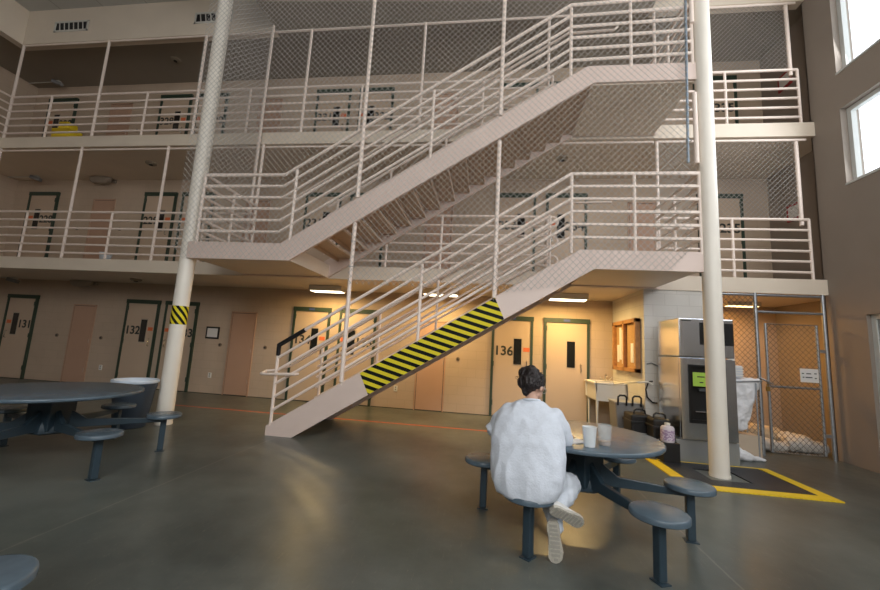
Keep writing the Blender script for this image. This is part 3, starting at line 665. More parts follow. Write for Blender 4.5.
MB().lathe([(.0, 0), (.085, .0), (.09, .01), (.09, .19), (.075, .215), (.04, .225), (.035, .23), (.035, .245), (0, .245)], (2.62, 6.12, .28), 28, cap=False).build('body', mat('jug_plastic', (.66, .60, .66), .4), root, auto=.7)
m, nt, b = nodes('jug_print'); tc = nt.nodes.new('ShaderNodeTexCoord'); v = nt.nodes.new('ShaderNodeTexNoise'); v.inputs['Scale'].default_value = 45; nt.links.new(tc.outputs['Object'], v.inputs['Vector'])
nt.links.new(mixc(nt, math_node(nt, 'GREATER_THAN', v.outputs['Fac'], .5), (.66, .58, .68), (.36, .25, .42)), b.inputs['Base Color'])
MB().lathe([(.0912, .03), (.0912, .17)], (2.62, 6.12, .28), 28, cap=False).build('printed_label', m, root, smooth=True)
MB().lathe([(0, .235), (.038, .235), (.038, .262), (0, .262)], (2.62, 6.12, .28), 20, cap=False).build('cap', WHITE, root, auto=.7)

# ------------------------------------------------------------------ rubber mat
m, nt, b = nodes('rubber_mat'); tc = nt.nodes.new('ShaderNodeTexCoord'); mp = nt.nodes.new('ShaderNodeMapping'); mp.inputs['Rotation'].default_value = (0, 0, PI / 4); nt.links.new(tc.outputs['Object'], mp.inputs['Vector'])
ck = nt.nodes.new('ShaderNodeTexChecker'); ck.inputs['Scale'].default_value = 24; nt.links.new(mp.outputs[0], ck.inputs['Vector'])
nt.links.new(mixc(nt, ck.outputs['Fac'], (.008, .009, .012), (.030, .034, .042)), b.inputs['Base Color']); b.inputs['Roughness'].default_value = .5
bu = nt.nodes.new('ShaderNodeBump'); bu.inputs['Strength'].default_value = .9; bu.inputs['Distance'].default_value = .004; nt.links.new(ck.outputs['Fac'], bu.inputs['Height']); nt.links.new(bu.outputs[0], b.inputs['Normal'])
RUB = m
m, nt, b = nodes('mat_edge'); tc = nt.nodes.new('ShaderNodeTexCoord'); wv = nt.nodes.new('ShaderNodeTexWave'); wv.bands_direction = 'DIAGONAL'; wv.inputs['Scale'].default_value = 12; nt.links.new(tc.outputs['Object'], wv.inputs['Vector'])
nt.links.new(mixc(nt, wv.outputs['Fac'], (.74, .50, .012), (.84, .60, .03)), b.inputs['Base Color']); b.inputs['Roughness'].default_value = .5
EDGE = m
root = empty('floor_mat', (3.15, 5.5, 0), 'black rubber mat with yellow edges around the right column', 'mat')
qx0, qx1, qy0, qy1, w = 2.33, 3.94, 4.98, 6.17, .15
mb = MB()
for (a, b_, c_, d) in ((qx0 + w, 2.80, qy0 + w, qy1 - .05), (3.27, qx1 - w, qy0 + w, qy1 - .05), (2.80, 3.27, qy0 + w, 5.37), (2.80, 3.27, 5.83, qy1 - .05)): mb.box(a, b_, c_, d, 0, .014)
mb.build('rubber_surface', RUB, root)
MB().prism([(qx0, qy0), (qx1, qy0), (qx1 - w, qy0 + w), (qx0 + w, qy0 + w)], 'Z', 0, .013).build('front_edge', EDGE, root)
MB().prism([(qx0, qy0), (qx0 + w, qy0 + w), (qx0 + w, qy1 - .05), (qx0, qy1)], 'Z', 0, .013).build('side_edge', EDGE, root)
MB().prism([(qx1, qy0), (qx1, qy1), (qx1 - w * .8, qy1 - .05), (qx1 - w, qy0 + w)], 'Z', 0, .013).build('side_edge', EDGE, root)
MB().prism([(qx0 + .15, qy1), (qx0 + .2, qy1 - .05), (qx1 - w, qy1 - .05), (qx1, qy1)], 'Z', 0, .013).build('rear_edge', EDGE, root)

# painted line on the floor
tag(MB().box(-6.4, 2.2, 7.16, 7.225, 0, .002).build('floor_line', REDLINE), 'worn red line painted across the concrete floor', 'floor line')

# ------------------------------------------------------------------ lumpy cloth things
def cloth_blob(name, mat_, parts, vox, parent=None, amp=.01, sc=12, smooth=4, label=None, cat=None, group=None, extra=None):
    bm = bmesh.new()
    if extra:
        V_ = [bm.verts.new(q) for q in extra[0]]
        for f in extra[1]: bm.faces.new([V_[i] for i in f])
        bmesh.ops.recalc_face_normals(bm, faces=bm.faces)
    for p0, r0, p1, r1 in parts:
        p0, p1 = Vector(p0), Vector(p1); d = p1 - p0; L = d.length; n = max(1, int(L / (.35 * max(.02, min(r0, r1)))))
        n = min(n, 14)
        for i in range(n + 1):
            t = i / n; c = p0.lerp(p1, t); r = r0 + (r1 - r0) * t
            bmesh.ops.create_icosphere(bm, subdivisions=3 if r > .06 else 2, radius=r, matrix=Matrix.Translation(c))
    me = bpy.data.meshes.new(name); bm.to_mesh(me); bm.free()
    o = bpy.data.objects.new(name, me); C.objects.link(o)
    r = o.modifiers.new('r', 'REMESH'); r.mode = 'VOXEL'; r.voxel_size = vox
    s = o.modifiers.new('s', 'SMOOTH'); s.factor = .5; s.iterations = smooth
    dg = bpy.context.evaluated_depsgraph_get(); me2 = bpy.data.meshes.new_from_object(o.evaluated_get(dg)); me2.name = name
    o.modifiers.clear(); o.data = me2
    if amp:
        ns = [v.normal.copy() for v in me2.vertices]
        for v, nn in zip(me2.vertices, ns):
            q = v.co * sc
            f = 1 - abs(noise.noise(Vector((q.x, q.y, q.z * .4 + q.x * .25)) + Vector((3.1, 1.7, 9)))) * 2
            g = noise.noise(q * 2.3)
            v.co += nn * (amp * (f - .6) + amp * .4 * g)
    for p in me2.polygons: p.use_smooth = True
    me2.materials.clear(); me2.materials.append(mat_)
    off = Vector(parent['_o']) if parent is not None else Vector((0, 0, 0))
    if parent is not None:
        for v in me2.vertices: v.co -= off
        o.parent = parent; o['_o'] = tuple(off)
    return tag(o, label, cat, group)
def blob_ell(name, mat_, c, r, **k):
    o = cloth_blob(name, mat_, k.pop('parts'), k.pop('vox', .015), **k); return o
# sacks in the storage room
cloth_blob('laundry_sack', SACK, [((5.22, 7.55, .14), .13, (5.66, 7.5, .11), .10), ((5.25, 7.7, .19), .13, (5.55, 7.75, .14), .13), ((5.4, 7.55, .15), .14, (5.4, 7.6, .16), .14)], .018, amp=.022, sc=14, label='full pale laundry sack lying behind the gate, right one of three', cat='sack')
cloth_blob('laundry_sack', SACK, [((4.72, 7.5, .12), .11, (5.03, 7.45, .09), .08)], .018, amp=.02, sc=14, label='small pale laundry sack lying left behind the gate', cat='sack')
cloth_blob('laundry_sack', mat('sack_tan', (.56, .47, .34), .85, bump=.6, bscale=20), [((4.85, 7.95, .2), .19, (5.2, 7.95, .18), .17)], .02, amp=.02, sc=11, label='tan laundry sack at the rear between two paler sacks', cat='sack')
# hamper with hanging bag
root = empty('laundry_hamper', (4.03, 6.82, 0), 'laundry hamper with a white hanging bag beside the ice machine', 'hamper')
MB().tube([(3.84, 6.70, 1.16), (4.28, 6.70, 1.20), (4.28, 7.0, 1.20), (3.84, 7.0, 1.16)], .012, 8, closed=True).build('rim_frame', GALV, root, smooth=True)
for px_ in (3.84, 4.2):
    for py_ in (6.72, 6.98): MB().tube([(px_, py_, 0), (px_, py_, 1.16)], .011, 8).build('leg', GALV, root, smooth=True)
cloth_blob('hanging_bag', SHEET, [((3.9, 6.83, 1.1), .12, (4.17, 6.83, 1.12), .12), ((3.9, 6.83, 1.05), .13, (3.93, 6.84, .55), .12), ((4.12, 6.83, 1.02), .13, (4.02, 6.84, .62), .12), ((3.95, 6.84, .5), .11, (4.0, 6.84, .5), .11), ((4.15, 6.83, 1.1), .10, (4.28, 6.80, 1.20), .035)], .016, parent=root, amp=.02, sc=13)
MB().box(3.82, 4.24, 6.72, 6.98, .02, .36).build('lower_panel', mat('tan_panel', (.50, .40, .30), .7), root)
root = empty('plastic_tub', (3.93, 6.83, 1.2), 'white plastic tub sitting in the top of the laundry hamper', 'tub')
MB().box(3.84, 4.04, 6.74, 6.92, 1.22, 1.42).build('body', mat('tub_plastic', (.6, .62, .66), .4), root, bevel=.02)
for z in (1.26, 1.30, 1.34, 1.38): MB().box(3.835, 4.045, 6.735, 6.925, z, z + .012).build('rib', WHITE, root)
MB().tube([(3.92, 6.83, 1.42), (3.92, 6.83, 1.62)], .05, 16).build('roll', WHITE, root, smooth=True)
cloth_blob('fallen_sheet', SHEET, [((3.82, 6.66, .10), .10, (4.0, 6.62, .05), .06), ((3.85, 6.66, .05), .06, (4.22, 6.66, .025), .03), ((3.8, 6.75, .14), .08, (3.85, 6.7, .12), .08)], .014, amp=.014, sc=16, label='white sheet crumpled on the floor at the base of the ice machine', cat='cloth')

# ------------------------------------------------------------------ things on the table
def cup(x, y, z, r0, r1, h, m_, label, fill=None):
    root = empty('plastic_cup', (x, y, z), label, 'cup')
    MB().lathe([(0, .002), (r0, .002), (r1, h), (r1 + .003, h), (r1 + .003, h + .004), (r1 - .003, h + .004), (r0 - .003, .006), (0, .006)], (x, y, z), 32, cap=False).build('cup_wall', m_, root, auto=.8)
    if fill: MB().lathe([(0, .007), (r0 - .004, .007), (r0 + (r1 - r0) * fill[0] / h - .004, fill[0]), (0, fill[0])], (x, y, z), 28, cap=False).build('drink', fill[1], root, auto=.8)
cup(.80, 3.19, .756, .042, .052, .145, CUPW, 'frosted white plastic cup, left of the two cups')
cup(.935, 3.27, .756, .042, .053, .155, CUPC, 'clear plastic cup holding a little brown drink', (.035, mat('brown_drink', (.33, .19, .10), .4)))
root = empty('paper_napkin', (.71, 3.36, .756), 'folded white paper napkin under food scraps beside the forearm', 'napkin')
MB().obox(Matrix.Translation((.72, 3.33, .759)) @ Matrix.Rotation(.5, 4, 'Z'), .085, .07, .003).obox(Matrix.Translation((.735, 3.315, .765)) @ Matrix.Rotation(.9, 4, 'Z') @ Matrix.Rotation(.04, 4, 'X'), .06, .05, .002).build('sheet', PAPER, root)
cloth_blob('food_scrap', mat('bread', (.55, .42, .26), .8), [((.68, 3.37, .775), .014, (.72, 3.38, .777), .016), ((.70, 3.35, .772), .012, (.70, 3.35, .773), .012)], .005, amp=.003, sc=60, label='beige food scraps lying on the white napkin', cat='food')

# ------------------------------------------------------------------ person
SKIN = mat('skin', (.58, .36, .27), .55)
SHIRT = mat('sweatshirt_grey', (.65, .70, .78), .9, var=.04, vscale=30, bump=.35, bscale=70)
PANTS = mat('sweatpants_grey', (.63, .68, .75), .9, var=.04, vscale=30, bump=.35, bscale=70)
HAIR = mat('dark_hair', (.016, .010, .010), .42, var=.3, vscale=60, bump=.8, bscale=120)
SHOE = mat('shoe_white', (.76, .75, .72), .6)
SOLE = mat('shoe_sole', (.52, .49, .42), .6, var=.15, vscale=60, bump=.8, bscale=90)
px0 = (.31, 3.0, .445)
P = empty('person', px0, 'person in grey sweats seated with back turned, ankles crossed', 'person')
sk = []
def cap(a, ra, b, rb): return (a, ra, b, rb)
Lsh, Rsh = (.185, 3.25, .965), (.525, 3.15, .965)
Lel, Rel = (.085, 3.34, .80), (.605, 3.20, .80)
Lwr, Rwr = (.31, 3.50, .80), (.635, 3.42, .80)
Lhip, Rhip = (.23, 3.10, .53), (.41, 3.04, .53)
Lkn, Rkn = (.47, 3.40, .45), (.66, 3.22, .45)
Lan, Ran = (.535, 3.05, .17), (.535, 3.0, .335)
headc = Vector((.375, 3.29, 1.175))
body = [cap((.27, 3.05, .56), .105, (.36, 3.04, .56), .105), cap((.32, 3.07, .6), .10, (.335, 3.12, .8), .095), cap((.29, 3.16, .88), .075, (.40, 3.13, .88), .075), cap((.27, 3.21, .95), .05, (.45, 3.16, .95), .05),
        cap((.35, 3.18, 1.0), .055, (.365, 3.24, 1.09), .050),
        cap(Lsh, .05, Lel, .042), cap(Lel, .041, Lwr, .027), cap(Rsh, .05, Rel, .042), cap(Rel, .041, Rwr, .027),
        cap(Lhip, .085, Lkn, .058), cap(Lkn, .054, Lan, .034), cap(Rhip, .085, Rkn, .058), cap(Rkn, .054, Ran, .034)]
# head with face: cranium, jaw, nose, brow, ears (looking down to the right)
fd = Vector((.62, .66, -.42)).normalized(); rt_ = fd.cross(Vector((0, 0, 1))).normalized(); up_ = rt_.cross(fd).normalized()
H = lambda f, r, u: tuple(headc + fd * f + rt_ * r + up_ * u)
body += [cap(H(-.02, 0, .02), .088, H(.025, 0, .015), .082), cap(H(.04, -.02, -.045), .052, H(.04, .02, -.045), .052), cap(H(.055, 0, -.075), .034, H(.06, 0, -.078), .034),
         cap(H(.10, 0, .0), .011, H(.122, 0, -.022), .013), cap(H(.088, -.03, .03), .018, H(.088, .03, .03), .018),
         cap(H(.0, .088, -.005), .016, H(-.008, .094, -.03), .011), cap(H(.0, -.088, -.005), .016, H(-.008, -.094, -.03), .011),
         cap(H(.098, -.018, -.05), .009, H(.098, .018, -.05), .009)]
def hand(w, d, side):
    """palm and five unequal fingers, curled onto the table"""
    w = Vector(w); d = Vector(d).normalized(); s = d.cross(Vector((0, 0, 1))).normalized() * side; out = []
    palm = w + d * .045
    for k in (-.026, 0, .024): out.append(cap(tuple(w + d * .01 + s * k * .6), .018, tuple(w + d * .085 + s * k), .014))
    for k, L, dz in ((-.033, .050, 0), (-.011, .066, .003), (.011, .072, .003), (.032, .064, 0)):
        a = w + d * .088 + s * k; b_ = a + d * L * .5 + s * k * .15 + Vector((0, 0, .006 + dz)); c_ = b_ + d * L * .45 + Vector((0, 0, -.022))
        out += [cap(tuple(a), .0095, tuple(b_), .0088), cap(tuple(b_), .0086, tuple(c_), .0072)]
    a = w + d * .03 + s * .03; b_ = a + d * .028 + s * .03; c_ = b_ + d * .03 + s * .006 + Vector((0, 0, -.008))
    out += [cap(tuple(a), .014, tuple(b_), .011), cap(tuple(b_), .0105, tuple(c_), .008)]
    return out
body += hand(Lwr, (.8, .5, -.04), -1) + hand(Rwr, (-.12, .95, -.04), 1)
cloth_blob('body', SKIN, body, .0065, parent=P, amp=0, smooth=3)
for s_ in (-1, 1):
    mb = MB(); c_ = Vector(H(.092, s_ * .032, .008))
    bm = bmesh.new(); bmesh.ops.create_uvsphere(bm, u_segments=12, v_segments=8, radius=.012, matrix=Matrix.Translation(c_ - Vector(px0)))
    me = bpy.data.meshes.new('eye'); bm.to_mesh(me); bm.free(); me.materials.append(mat('eye_dark', (.05, .035, .03), .2)); e = bpy.data.objects.new('eye', me); C.objects.link(e); e.parent = P
# glasses
mb = MB()
for s_ in (-1, 1):
    mb.tube([H(.115 + .0 * a, s_ * .034 + .024 * math.cos(a), .006 + .019 * math.sin(a)) for a in [2 * PI * i / 14 for i in range(14)]], .0022, 5, closed=True)
    mb.tube([H(.113, s_ * .058, .01), H(.06, s_ * .086, .008), H(-.01, s_ * .098, .004)], .0032, 6)
mb.tube([H(.115, -.010, .01), H(.118, 0, .013), H(.115, .010, .01)], .002, 5)
mb.build('glasses', mat('glasses_grey', (.45, .46, .48), .3), P)
# hair: cap on the skull gathered up into a messy knot
hr = [cap(H(-.09, -.05, .07), .050, H(-.065, -.005, .105), .048), cap(H(-.045, 0, .025), .094, H(.0, 0, .045), .090), cap(H(-.075, -.03, -.005), .060, H(-.075, .03, -.005), .060), cap(H(-.06, 0, -.05), .045, H(-.055, 0, -.075), .034),
      cap(H(.035, -.03, .062), .050, H(.035, .03, .062), .050), cap(H(.01, .06, .03), .035, H(-.03, .07, .0), .032), cap(H(.01, -.06, .03), .035, H(-.03, -.07, .0), .032),
      cap(H(-.075, -.02, .085), .046, H(-.09, .02, .085), .046), cap(H(-.10, -.045, .055), .034, H(-.055, -.05, .10), .030), cap(H(-.10, .05, .05), .028, H(-.06, .045, .10), .028)]
cloth_blob('hair', HAIR, hr, .007, parent=P, amp=.009, sc=38, smooth=2)
mb = MB(); rnd = random.Random(3)
for i in range(46):
    a = rnd.uniform(0, 2 * PI); e_ = rnd.uniform(-.3, 1.2); base = headc + fd * -.05 + (fd * math.cos(a) * math.cos(e_) + rt_ * math.sin(a) * math.cos(e_) + up_ * math.sin(e_)) * .085 + up_ * .03
    d_ = (base - headc).normalized(); tv = Vector((rnd.uniform(-1, 1), rnd.uniform(-1, 1), rnd.uniform(-1.2, .5))).normalized()
    mb.tube([base, base + d_ * .014 + tv * .012, base + d_ * .018 + tv * .03, base + d_ * .012 + tv * .046], [.0022, .0018, .0013, .0006], 4)
mb.build('loose_strands', HAIR, P)
# sweatshirt
sh = [cap(Lsh, .070, (.13, 3.30, .88), .078), cap((.13, 3.30, .88), .074, (.082, 3.33, .80), .070),
      cap(Rsh, .072, (.575, 3.17, .87), .078), cap((.575, 3.17, .87), .078, Rel, .076), cap(Rel, .074, (.635, 3.35, .80), .050)]
def torso_loft(stations, n=40):
    rv = Vector((.95, -.31, 0)); dv = Vector((.31, .95, 0)); vs = []
    for z, a_, b_, cx_, cy_ in stations:
        for j in range(n):
            t = 2 * PI * j / n; c_, s_ = math.cos(t), math.sin(t); e = .86
            q = Vector((cx_, cy_, z)) + rv * (a_ * math.copysign(abs(c_) ** e, c_)) + dv * (b_ * math.copysign(abs(s_) ** e, s_)); vs.append(q)
    m_ = len(stations)
    fs = [(i * n + j, i * n + (j + 1) % n, (i + 1) * n + (j + 1) % n, (i + 1) * n + j) for i in range(m_ - 1) for j in range(n)] + [tuple(range(n - 1, -1, -1)), tuple(range((m_ - 1) * n, m_ * n))]
    return vs, fs
TL = torso_loft([(.405, .17, .13, .315, 3.01), (.43, .222, .165, .315, 3.01), (.50, .255, .18, .315, 3.02), (.58, .270, .18, .315, 3.03), (.68, .276, .175, .32, 3.06), (.80, .276, .165, .322, 3.10), (.89, .264, .150, .33, 3.13), (.95, .243, .132, .337, 3.155), (1.0, .205, .112, .345, 3.175), (1.035, .150, .092, .352, 3.19), (1.06, .10, .078, .358, 3.20), (1.075, .068, .062, .36, 3.20)])
cloth_blob('sweatshirt', SHIRT, sh, .011, parent=P, amp=.012, sc=7, smooth=9, extra=TL)
# flared left cuff
M = Matrix.Translation((.045, 3.33, .765))
cu = []
for i in range(18):
    a = 2 * PI * i / 18; cu.append(a)
mb = MB(); axis = Vector((-.55, -.05, -.55)).normalized(); u_ = axis.orthogonal().normalized(); v_ = axis.cross(u_)
rings = [(.0, .066), (.03, .068), (.045, .064), (.043, .058), (.0, .055)]
vs = [tuple(Vector((.080, 3.32, .805)) + axis * t + (u_ * math.cos(a) + v_ * math.sin(a)) * r) for t, r in rings for a in cu]
fs = [(i * 18 + j, i * 18 + (j + 1) % 18, (i + 1) * 18 + (j + 1) % 18, (i + 1) * 18 + j) for i in range(4) for j in range(18)]
mb.add(vs, fs); mb.build('sleeve_cuff', SHIRT, P, smooth=True)
# collar
MB().tube([(.360 + .062 * math.cos(a), 3.205 + .058 * math.sin(a), 1.068 - .012 * math.sin(a)) for a in [2 * PI * i / 24 for i in range(24)]], .011, 8, closed=True).build('collar', SHIRT, P, smooth=True)
# trousers
pt = [cap((.27, 3.06, .56), .12, (.37, 3.03, .56), .12), cap(Lhip, .105, Lkn, .082), cap(Lkn, .078, (.532, 3.09, .23), .054), cap(Rhip, .11, Rkn, .088), cap(Rkn, .085, (.56, 3.05, .37), .066), cap((.60, 3.12, .40), .075, (.548, 3.02, .345), .058), cap((.532, 3.09, .24), .055, (.535, 3.07, .20), .056)]
cloth_blob('sweatpants', PANTS, pt, .010, parent=P, amp=.010, sc=15, smooth=4)
def shoe(heel, toe_dir, up, label, flip=1):
    f = Vector(toe_dir).normalized(); u = Vector(up); u = (u - f * u.dot(f)).normalized(); s = f.cross(u) * flip; h = Vector(heel)
    W = lambda a, b_, c_: tuple(h + f * a + s * b_ + u * c_)
    out = [(-.008, .026), (.01, .038), (.05, .042), (.10, .038), (.15, .044), (.20, .051), (.24, .046), (.262, .028), (.27, .010)]
    cen = [0, 0, 0, .003, .005, .004, -.002, -.006, -.008]
    mb = MB(); n = len(out)
    vs = []
    for z in (0, .022):
        for (a, w_), c_ in zip(out, cen): vs.append(W(a, c_ + w_, z))
        for (a, w_), c_ in reversed(list(zip(out, cen))): vs.append(W(a, c_ - w_, z))
    N = 2 * n; fs = [tuple(range(N)), tuple(range(2 * N - 1, N - 1, -1))] + [(i, (i + 1) % N, N + (i + 1) % N, N + i) for i in range(N)]
    sh_ = MB().add(vs, fs).build('sole', SOLE, P, auto=.8)
    # tread pattern pads
    mb = MB()
    for k in range(9):
        a = .012 + k * .028; w_ = .024 + .010 * math.sin(PI * min(1, a / .26)) - (.012 if k == 8 else 0); cc = .003
        vs = [W(a, cc - w_, -.004), W(a, cc + w_, -.004), W(a + .017, cc + w_, -.004), W(a + .017, cc - w_, -.004), W(a, cc - w_, .001), W(a, cc + w_, .001), W(a + .017, cc + w_, .001), W(a + .017, cc - w_, .001)]
        mb.add(vs, [(0, 1, 2, 3), (7, 6, 5, 4), (0, 4, 5, 1), (1, 5, 6, 2), (2, 6, 7, 3), (3, 7, 4, 0)])
    mb.build('tread_pattern', mat('sole_tread', (.40, .38, .33), .7), P)
    prof = [(0, .030, .080), (.03, .040, .092), (.07, .042, .092), (.11, .041, .086), (.15, .043, .068), (.20, .048, .052), (.24, .042, .040), (.262, .024, .028)]
    vs = []; m_ = 12
    for a, w_, hh in prof:
        for j in range(m_): 
            t = PI * j / (m_ - 1); vs.append(W(a, w_ * math.cos(t), .018 + (hh - .018) * (math.sin(t) ** .7)))
    fs = [(i * m_ + j, i * m_ + j + 1, (i + 1) * m_ + j + 1, (i + 1) * m_ + j) for i in range(len(prof) - 1) for j in range(m_ - 1)] + [tuple(range(m_)), tuple(range((len(prof) - 1) * m_, len(prof) * m_))]
    up_ = MB().add(vs, fs).build('shoe_upper', SHOE, P, smooth=True)
    mb = MB()
    for a in (.115, .135, .155, .175): mb.tube([W(a, -.024, .066 - (a - .115) * .35), W(a + .008, 0, .080 - (a - .115) * .45), W(a, .024, .066 - (a - .115) * .35)], .003, 5)
    mb.tube([W(.11, 0, .088), W(.10, .02, .104), W(.12, .03, .094), W(.112, .0, .088), W(.12, -.03, .10), W(.10, -.022, .106), W(.11, 0, .088)], .0022, 5)
    mb.build('laces', WHITE, P)
shoe((.495, 2.965, .27), (.11, .035, -.98), (.25, .95, .06), 'lower')
shoe((.485, 2.90, .375), (.80, .34, -.40), (-.1, .90, .45), 'upper')

# ------------------------------------------------------------------ fixtures
FIX = mat('fixture_white', (.66, .64, .58), .5)
GLOW = mat('lamp_diffuser', (.9, .85, .7), .5, emit=(1.0, .86, .58), estr=5)
def ceiling_light(x, y, label, power, sx=.38):
    root = empty('ceiling_light', (x, y, Z2 - TH), label, 'light')
    z = Z2 - TH
    MB().box(x - sx, x + sx, y - .16, y + .16, z - .12, z).build('housing', FIX, root, bevel=.01)
    MB().box(x - sx + .03, x + sx - .03, y - .13, y + .13, z - .13, z - .12).build('diffuser', GLOW, root)
    l = bpy.data.lights.new('fluorescent', 'AREA'); l.shape = 'RECTANGLE'; l.size = 2 * sx - .06; l.size_y = .26; l.energy = power; l.color = (1, .66, .24)
    lo = bpy.data.objects.new('fluorescent', l); C.objects.link(lo); lo.location = (x, y, z - .14)
ceiling_light(-3.66, 8.18, 'lit ceiling light box over door 134 beyond the stairs, leftmost of three', 30)
ceiling_light(-1.05, 8.05, 'lit ceiling light box seen through the lower stair rails, middle of three', 30)
ceiling_light(1.58, 8.05, 'lit ceiling light box over the last two doors, rightmost of three', 44)
# storage room lamp
root = empty('storage_lamp', (5.0, 8.3, Z2 - TH), 'lamp on the storage room ceiling behind the gate', 'light')
MB().box(4.7, 5.3, 8.2, 8.4, Z2 - TH - .08, Z2 - TH).build('housing', FIX, root)
MB().box(4.73, 5.27, 8.22, 8.38, Z2 - TH - .09, Z2 - TH - .08).build('diffuser', mat('storage_diffuser', (.9, .8, .6), .5, emit=(1, .7, .3), estr=4), root)
l = bpy.data.lights.new('storage', 'AREA'); l.shape = 'RECTANGLE'; l.size = .5; l.size_y = .2; l.energy = 26; l.color = (1, .50, .12)
lo = bpy.data.objects.new('storage', l); C.objects.link(lo); lo.location = (4.6, 8.2, Z2 - TH - .10)

DET = mat('detector_tan', (.33, .28, .21), .6)
def disc(x, y, z, r, label, name='smoke_detector', cat='smoke detector'):
    root = empty(name, (x, y, z), label, cat)
    MB().lathe([(r, 0), (r, -.03), (r * .75, -.05), (0, -.055)], (x, y, z), 24, cap=False).build('housing', DET, root, auto=.6)
    MB().lathe([(r * .35, -.05), (r * .35, -.068), (0, -.07)], (x, y, z), 16, cap=False).build('sensor', BLACKPL, root, auto=.6)
disc(-8.5, 8.1, Z2 - TH, .12, 'round smoke detector on the ground floor soffit above door 132')
disc(-8.4, 7.9, Z3 - TH, .12, 'round smoke detector on the middle walkway ceiling near door 229')
disc(-8.3, 8.0, 8.45, .12, 'round smoke detector on the top walkway ceiling near door 329')
disc(1.4, 7.84, Z3 - TH, .12, 'round smoke detector on the ceiling above doors 233 and 234')
def camera_fix(x, y, z, label):
    root = empty('security_camera', (x, y, z), label, 'security camera')
    MB().box(x - .05, x + .05, y - .04, y + .04, z - .05, z).build('mount', FIX, root)
    MB().obox(Matrix.Translation((x + .03, y - .04, z - .09)) @ Matrix.Rotation(.3, 4, 'Z') @ Matrix.Rotation(.25, 4, 'Y'), .13, .05, .045).build('camera_body', mat('cam_grey', (.25, .25, .25), .4), root, bevel=.01)
    MB().tube([(x, y, z - .02), (XL, y + .02, z - .02)], .012, 6).build('conduit', FIX, root)
camera_fix(-12.7, 8.6, Z2 - TH, 'small security camera under the ground floor soffit above door 131')
camera_fix(-12.65, 8.6, Z3 - TH, 'small security camera on the middle walkway ceiling above door 228')
camera_fix(-12.6, 8.6, 8.45, 'small security camera on the top walkway ceiling above door 328')
for z, lab in ((Z2 - TH, 'ground floor'), (Z3 - TH, 'middle walkway')):
    root = empty('wall_speaker', (-10.75, 8.7, z), 'pale rounded lamp housing high on the back wall, %s' % lab, 'lamp')
    MB().lathe([(0, -.16), (.20, -.15), (.30, -.10), (.34, -.02), (.34, 0), (0, 0)], (0, 0, 0), 28, cap=False).xform(Matrix.Translation((-10.75, 8.72, z - .01)) @ Matrix.Diagonal((1, .38, 1, 1))).build('cover', mat('lamp_cover', (.36, .30, .24), .5), root, auto=.6)
    MB().box(-11.1, -10.4, 8.82, 8.86, z - .1, z - .02).build('back_plate', mat('lamp_cover', (.5, .42, .34)), root)
# vents in the upper beam
def vent(x0, x1, z0, z1, label):
    root = empty('air_vent', ((x0 + x1) / 2, YW, z0), label, 'vent')
    MB().box(x0, x1, YW - .02, YW, z0, z0 + .04).box(x0, x1, YW - .02, YW, z1 - .04, z1).box(x0, x0 + .04, YW - .02, YW, z0, z1).box(x1 - .04, x1, YW - .02, YW, z0, z1).build('frame', FIX, root)
    MB().box(x0 + .04, x1 - .04, YW - .006, YW - .001, z0 + .04, z1 - .04).build('duct_opening', BLACKPL, root)
    n = 7
    for i in range(1, n): 
        x = x0 + .02 + (x1 - x0 - .04) * i / n; MB().prism([(x - .03, z1 - .04), (x - .012, z1 - .04), (x + .03, z0 + .04), (x + .012, z0 + .04)], 'Y', YW - .018, YW - .006).build('louver', FIX, root)
vent(-10.85, -9.90, 8.56, 8.84, 'white louvred air vent in the upper beam near the left end')
vent(-7.05, -6.10, 8.56, 8.84, 'white louvred air vent in the upper beam beside the left column')
# wall buttons and outlets
def button(x, z, label):
    root = empty('call_button', (x, YB, z), label, 'call button')
    MB().tube([(x, YB, z), (x, YB - .015, z)], .045, 16).build('plate', mat('button_plate', (.20, .15, .11), .5), root)
    MB().tube([(x, YB - .015, z), (x, YB - .025, z)], .018, 12).build('button', BLACKPL, root)
BX = [(-11.38, 'left of the leftmost pink closet'), (-10.04, 'right of the leftmost pink closet'), (-6.64, 'left of the second pink closet'), (-5.43, 'right of the second pink closet'), (-.68, 'right of the third pink closet')]
for z, lv in ((0, 'ground floor'), (Z2, 'middle walkway'), (Z3, 'top walkway')):
    for x, s_ in BX: button(x, z + 1.2, 'dark round call button, %s, just %s' % (lv, s_))
def outlet(x, label):
    root = empty('wall_outlet', (x, YB, .45), label, 'outlet')
    MB().box(x - .045, x + .045, YB - .012, YB, .38, .51).build('plate', WHITE, root, bevel=.003)
    for dz in (.41, .46): MB().box(x - .016, x + .016, YB - .015, YB - .011, dz, dz + .03).build('socket', GREYBIN, root)
outlet(-9.9, 'white wall outlet between the left pink closet and door 132')
outlet(-6.81, 'white wall outlet below the small framed notice')
outlet(-2.09, 'white wall outlet under the striped stair stringer')
root = empty('framed_notice', (-6.88, YB, 1.49), 'small black framed notice on the wall right of door 133', 'notice')
MB().box(-7.06, -6.70, YB - .02, YB, 1.34, 1.64).build('frame', BLACKPL, root); MB().box(-7.02, -6.74, YB - .024, YB - .019, 1.38, 1.60).build('sheet', PAPER, root)
for z, dz, lab in ((Z2, 1.42, 'middle'), (Z3, 1.42, 'top')):
    root = empty('framed_notice', (5.98, 8.15, z + dz), 'red framed notice on the right wall at the end of the %s walkway' % lab, 'notice')
    MB().box(5.965, 5.99, 7.98, 8.34, z + dz, z + dz + .34).build('frame', RED, root); MB().box(5.96, 5.966, 8.03, 8.29, z + dz + .05, z + dz + .29).build('sheet', PAPER, root)
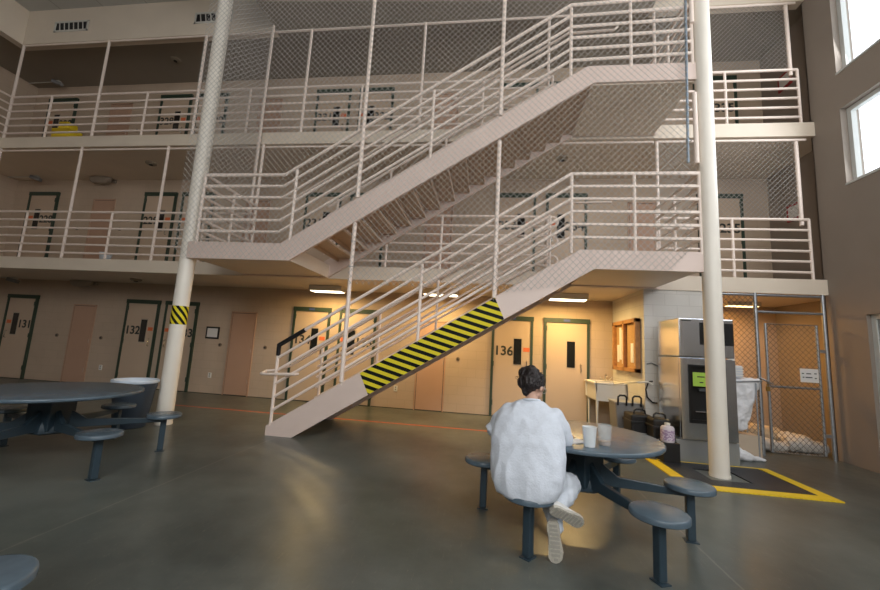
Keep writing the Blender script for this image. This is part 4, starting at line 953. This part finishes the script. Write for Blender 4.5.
# white bucket on middle walkway and yellow items on the top walkway
root = empty('bucket', (-8.75, 7.5, Z2), 'small white bucket on the middle walkway in front of door 229', 'bucket')
c = (-8.75, 7.5, Z2)
MB().lathe([(.0, 0), (.09, 0), (.12, .2), (.125, .2), (.125, .22), (.112, .22), (.085, .02), (0, .02)], c, 24, cap=False).build('pail', mat('pail_white', (.6, .65, .7), .5), root, auto=.7)
MB().tube([(c[0] + .122 * math.cos(a), c[1], c[2] + .2 - .1 * math.sin(a)) for a in [PI * i / 10 for i in range(11)]], .004, 5).build('bail', GALV, root)
root = empty('mop_bucket', (-10.42, 7.5, Z3), 'yellow mop bucket behind the top railing at the left', 'mop bucket')
MB().prism([(-10.66, Z3 + .05), (-10.20, Z3 + .05), (-10.16, Z3 + .38), (-10.70, Z3 + .38)], 'Y', 7.35, 7.65).build('tub', YELLOW, root, bevel=.02)
MB().box(-10.56, -10.30, 7.38, 7.62, Z3 + .38, Z3 + .56).build('wringer', YELLOW, root, bevel=.02)
for cx_ in (-10.6, -10.26): MB().tube([(cx_, 7.4, Z3 + .03), (cx_, 7.44, Z3 + .03)], .03, 10).build('caster', BLACKPL, root)

# ------------------------------------------------------------------ light
w = bpy.data.worlds.new('World'); S.world = w; w.use_nodes = True
bg = w.node_tree.nodes['Background']; bg.inputs['Color'].default_value = (.88, .94, 1, 1); bg.inputs['Strength'].default_value = 2.2
def area(name, loc, direction, sx, sy, e, col):
    l = bpy.data.lights.new(name, 'AREA'); l.shape = 'RECTANGLE'; l.size = sx; l.size_y = sy; l.energy = e; l.color = col
    o = bpy.data.objects.new(name, l); C.objects.link(o); o.location = loc; o.rotation_euler = Vector(direction).to_track_quat('-Z', 'Z').to_euler(); return o
for (a, b, z0, z1) in WIN:
    area('window_daylight_fill', (XR - .02, (a + b) / 2, (z0 + z1) / 2), (-1, 0, -.25), b - a - .1, z1 - z0 - .1, 24, (.93, .96, 1))
for (a, b) in FILL_WIN:
    area('window_daylight_fill', ((a + b) / 2, YFRONT + .02, 5.6), (0, 1, -.12), b - a, 3.8, 225, (1, .98, .95))  # added fill lamps, set in the unseen front windows

# ------------------------------------------------------------------ camera
yaw, pitch, roll = (math.radians(v) for v in (-7.5616, 7.7534, -3.2))
F_ = Vector((math.sin(yaw) * math.cos(pitch), math.cos(yaw) * math.cos(pitch), math.sin(pitch)))
R_ = Vector((math.cos(yaw), -math.sin(yaw), 0)); U_ = R_.cross(F_)
cr, sr_ = math.cos(roll), math.sin(roll)
R2, U2 = R_ * cr - U_ * sr_, R_ * sr_ + U_ * cr
cam = bpy.data.cameras.new('camera'); co = bpy.data.objects.new('camera', cam); C.objects.link(co)
cam.sensor_fit = 'HORIZONTAL'; cam.sensor_width = 36; cam.lens = 381.57 * 36 / 880; cam.clip_start = .05
co.matrix_world = Matrix(((R2.x, U2.x, -F_.x, 0), (R2.y, U2.y, -F_.y, 0), (R2.z, U2.z, -F_.z, CAMZ), (0, 0, 0, 1)))
S.camera = co
S.view_settings.view_transform = 'Standard'; S.view_settings.look = 'None'; S.view_settings.gamma = 1; S.view_settings.use_curve_mapping = False
S.view_settings.exposure = 0.18
for o in list(bpy.data.objects):
    if '_o' in o: del o['_o']
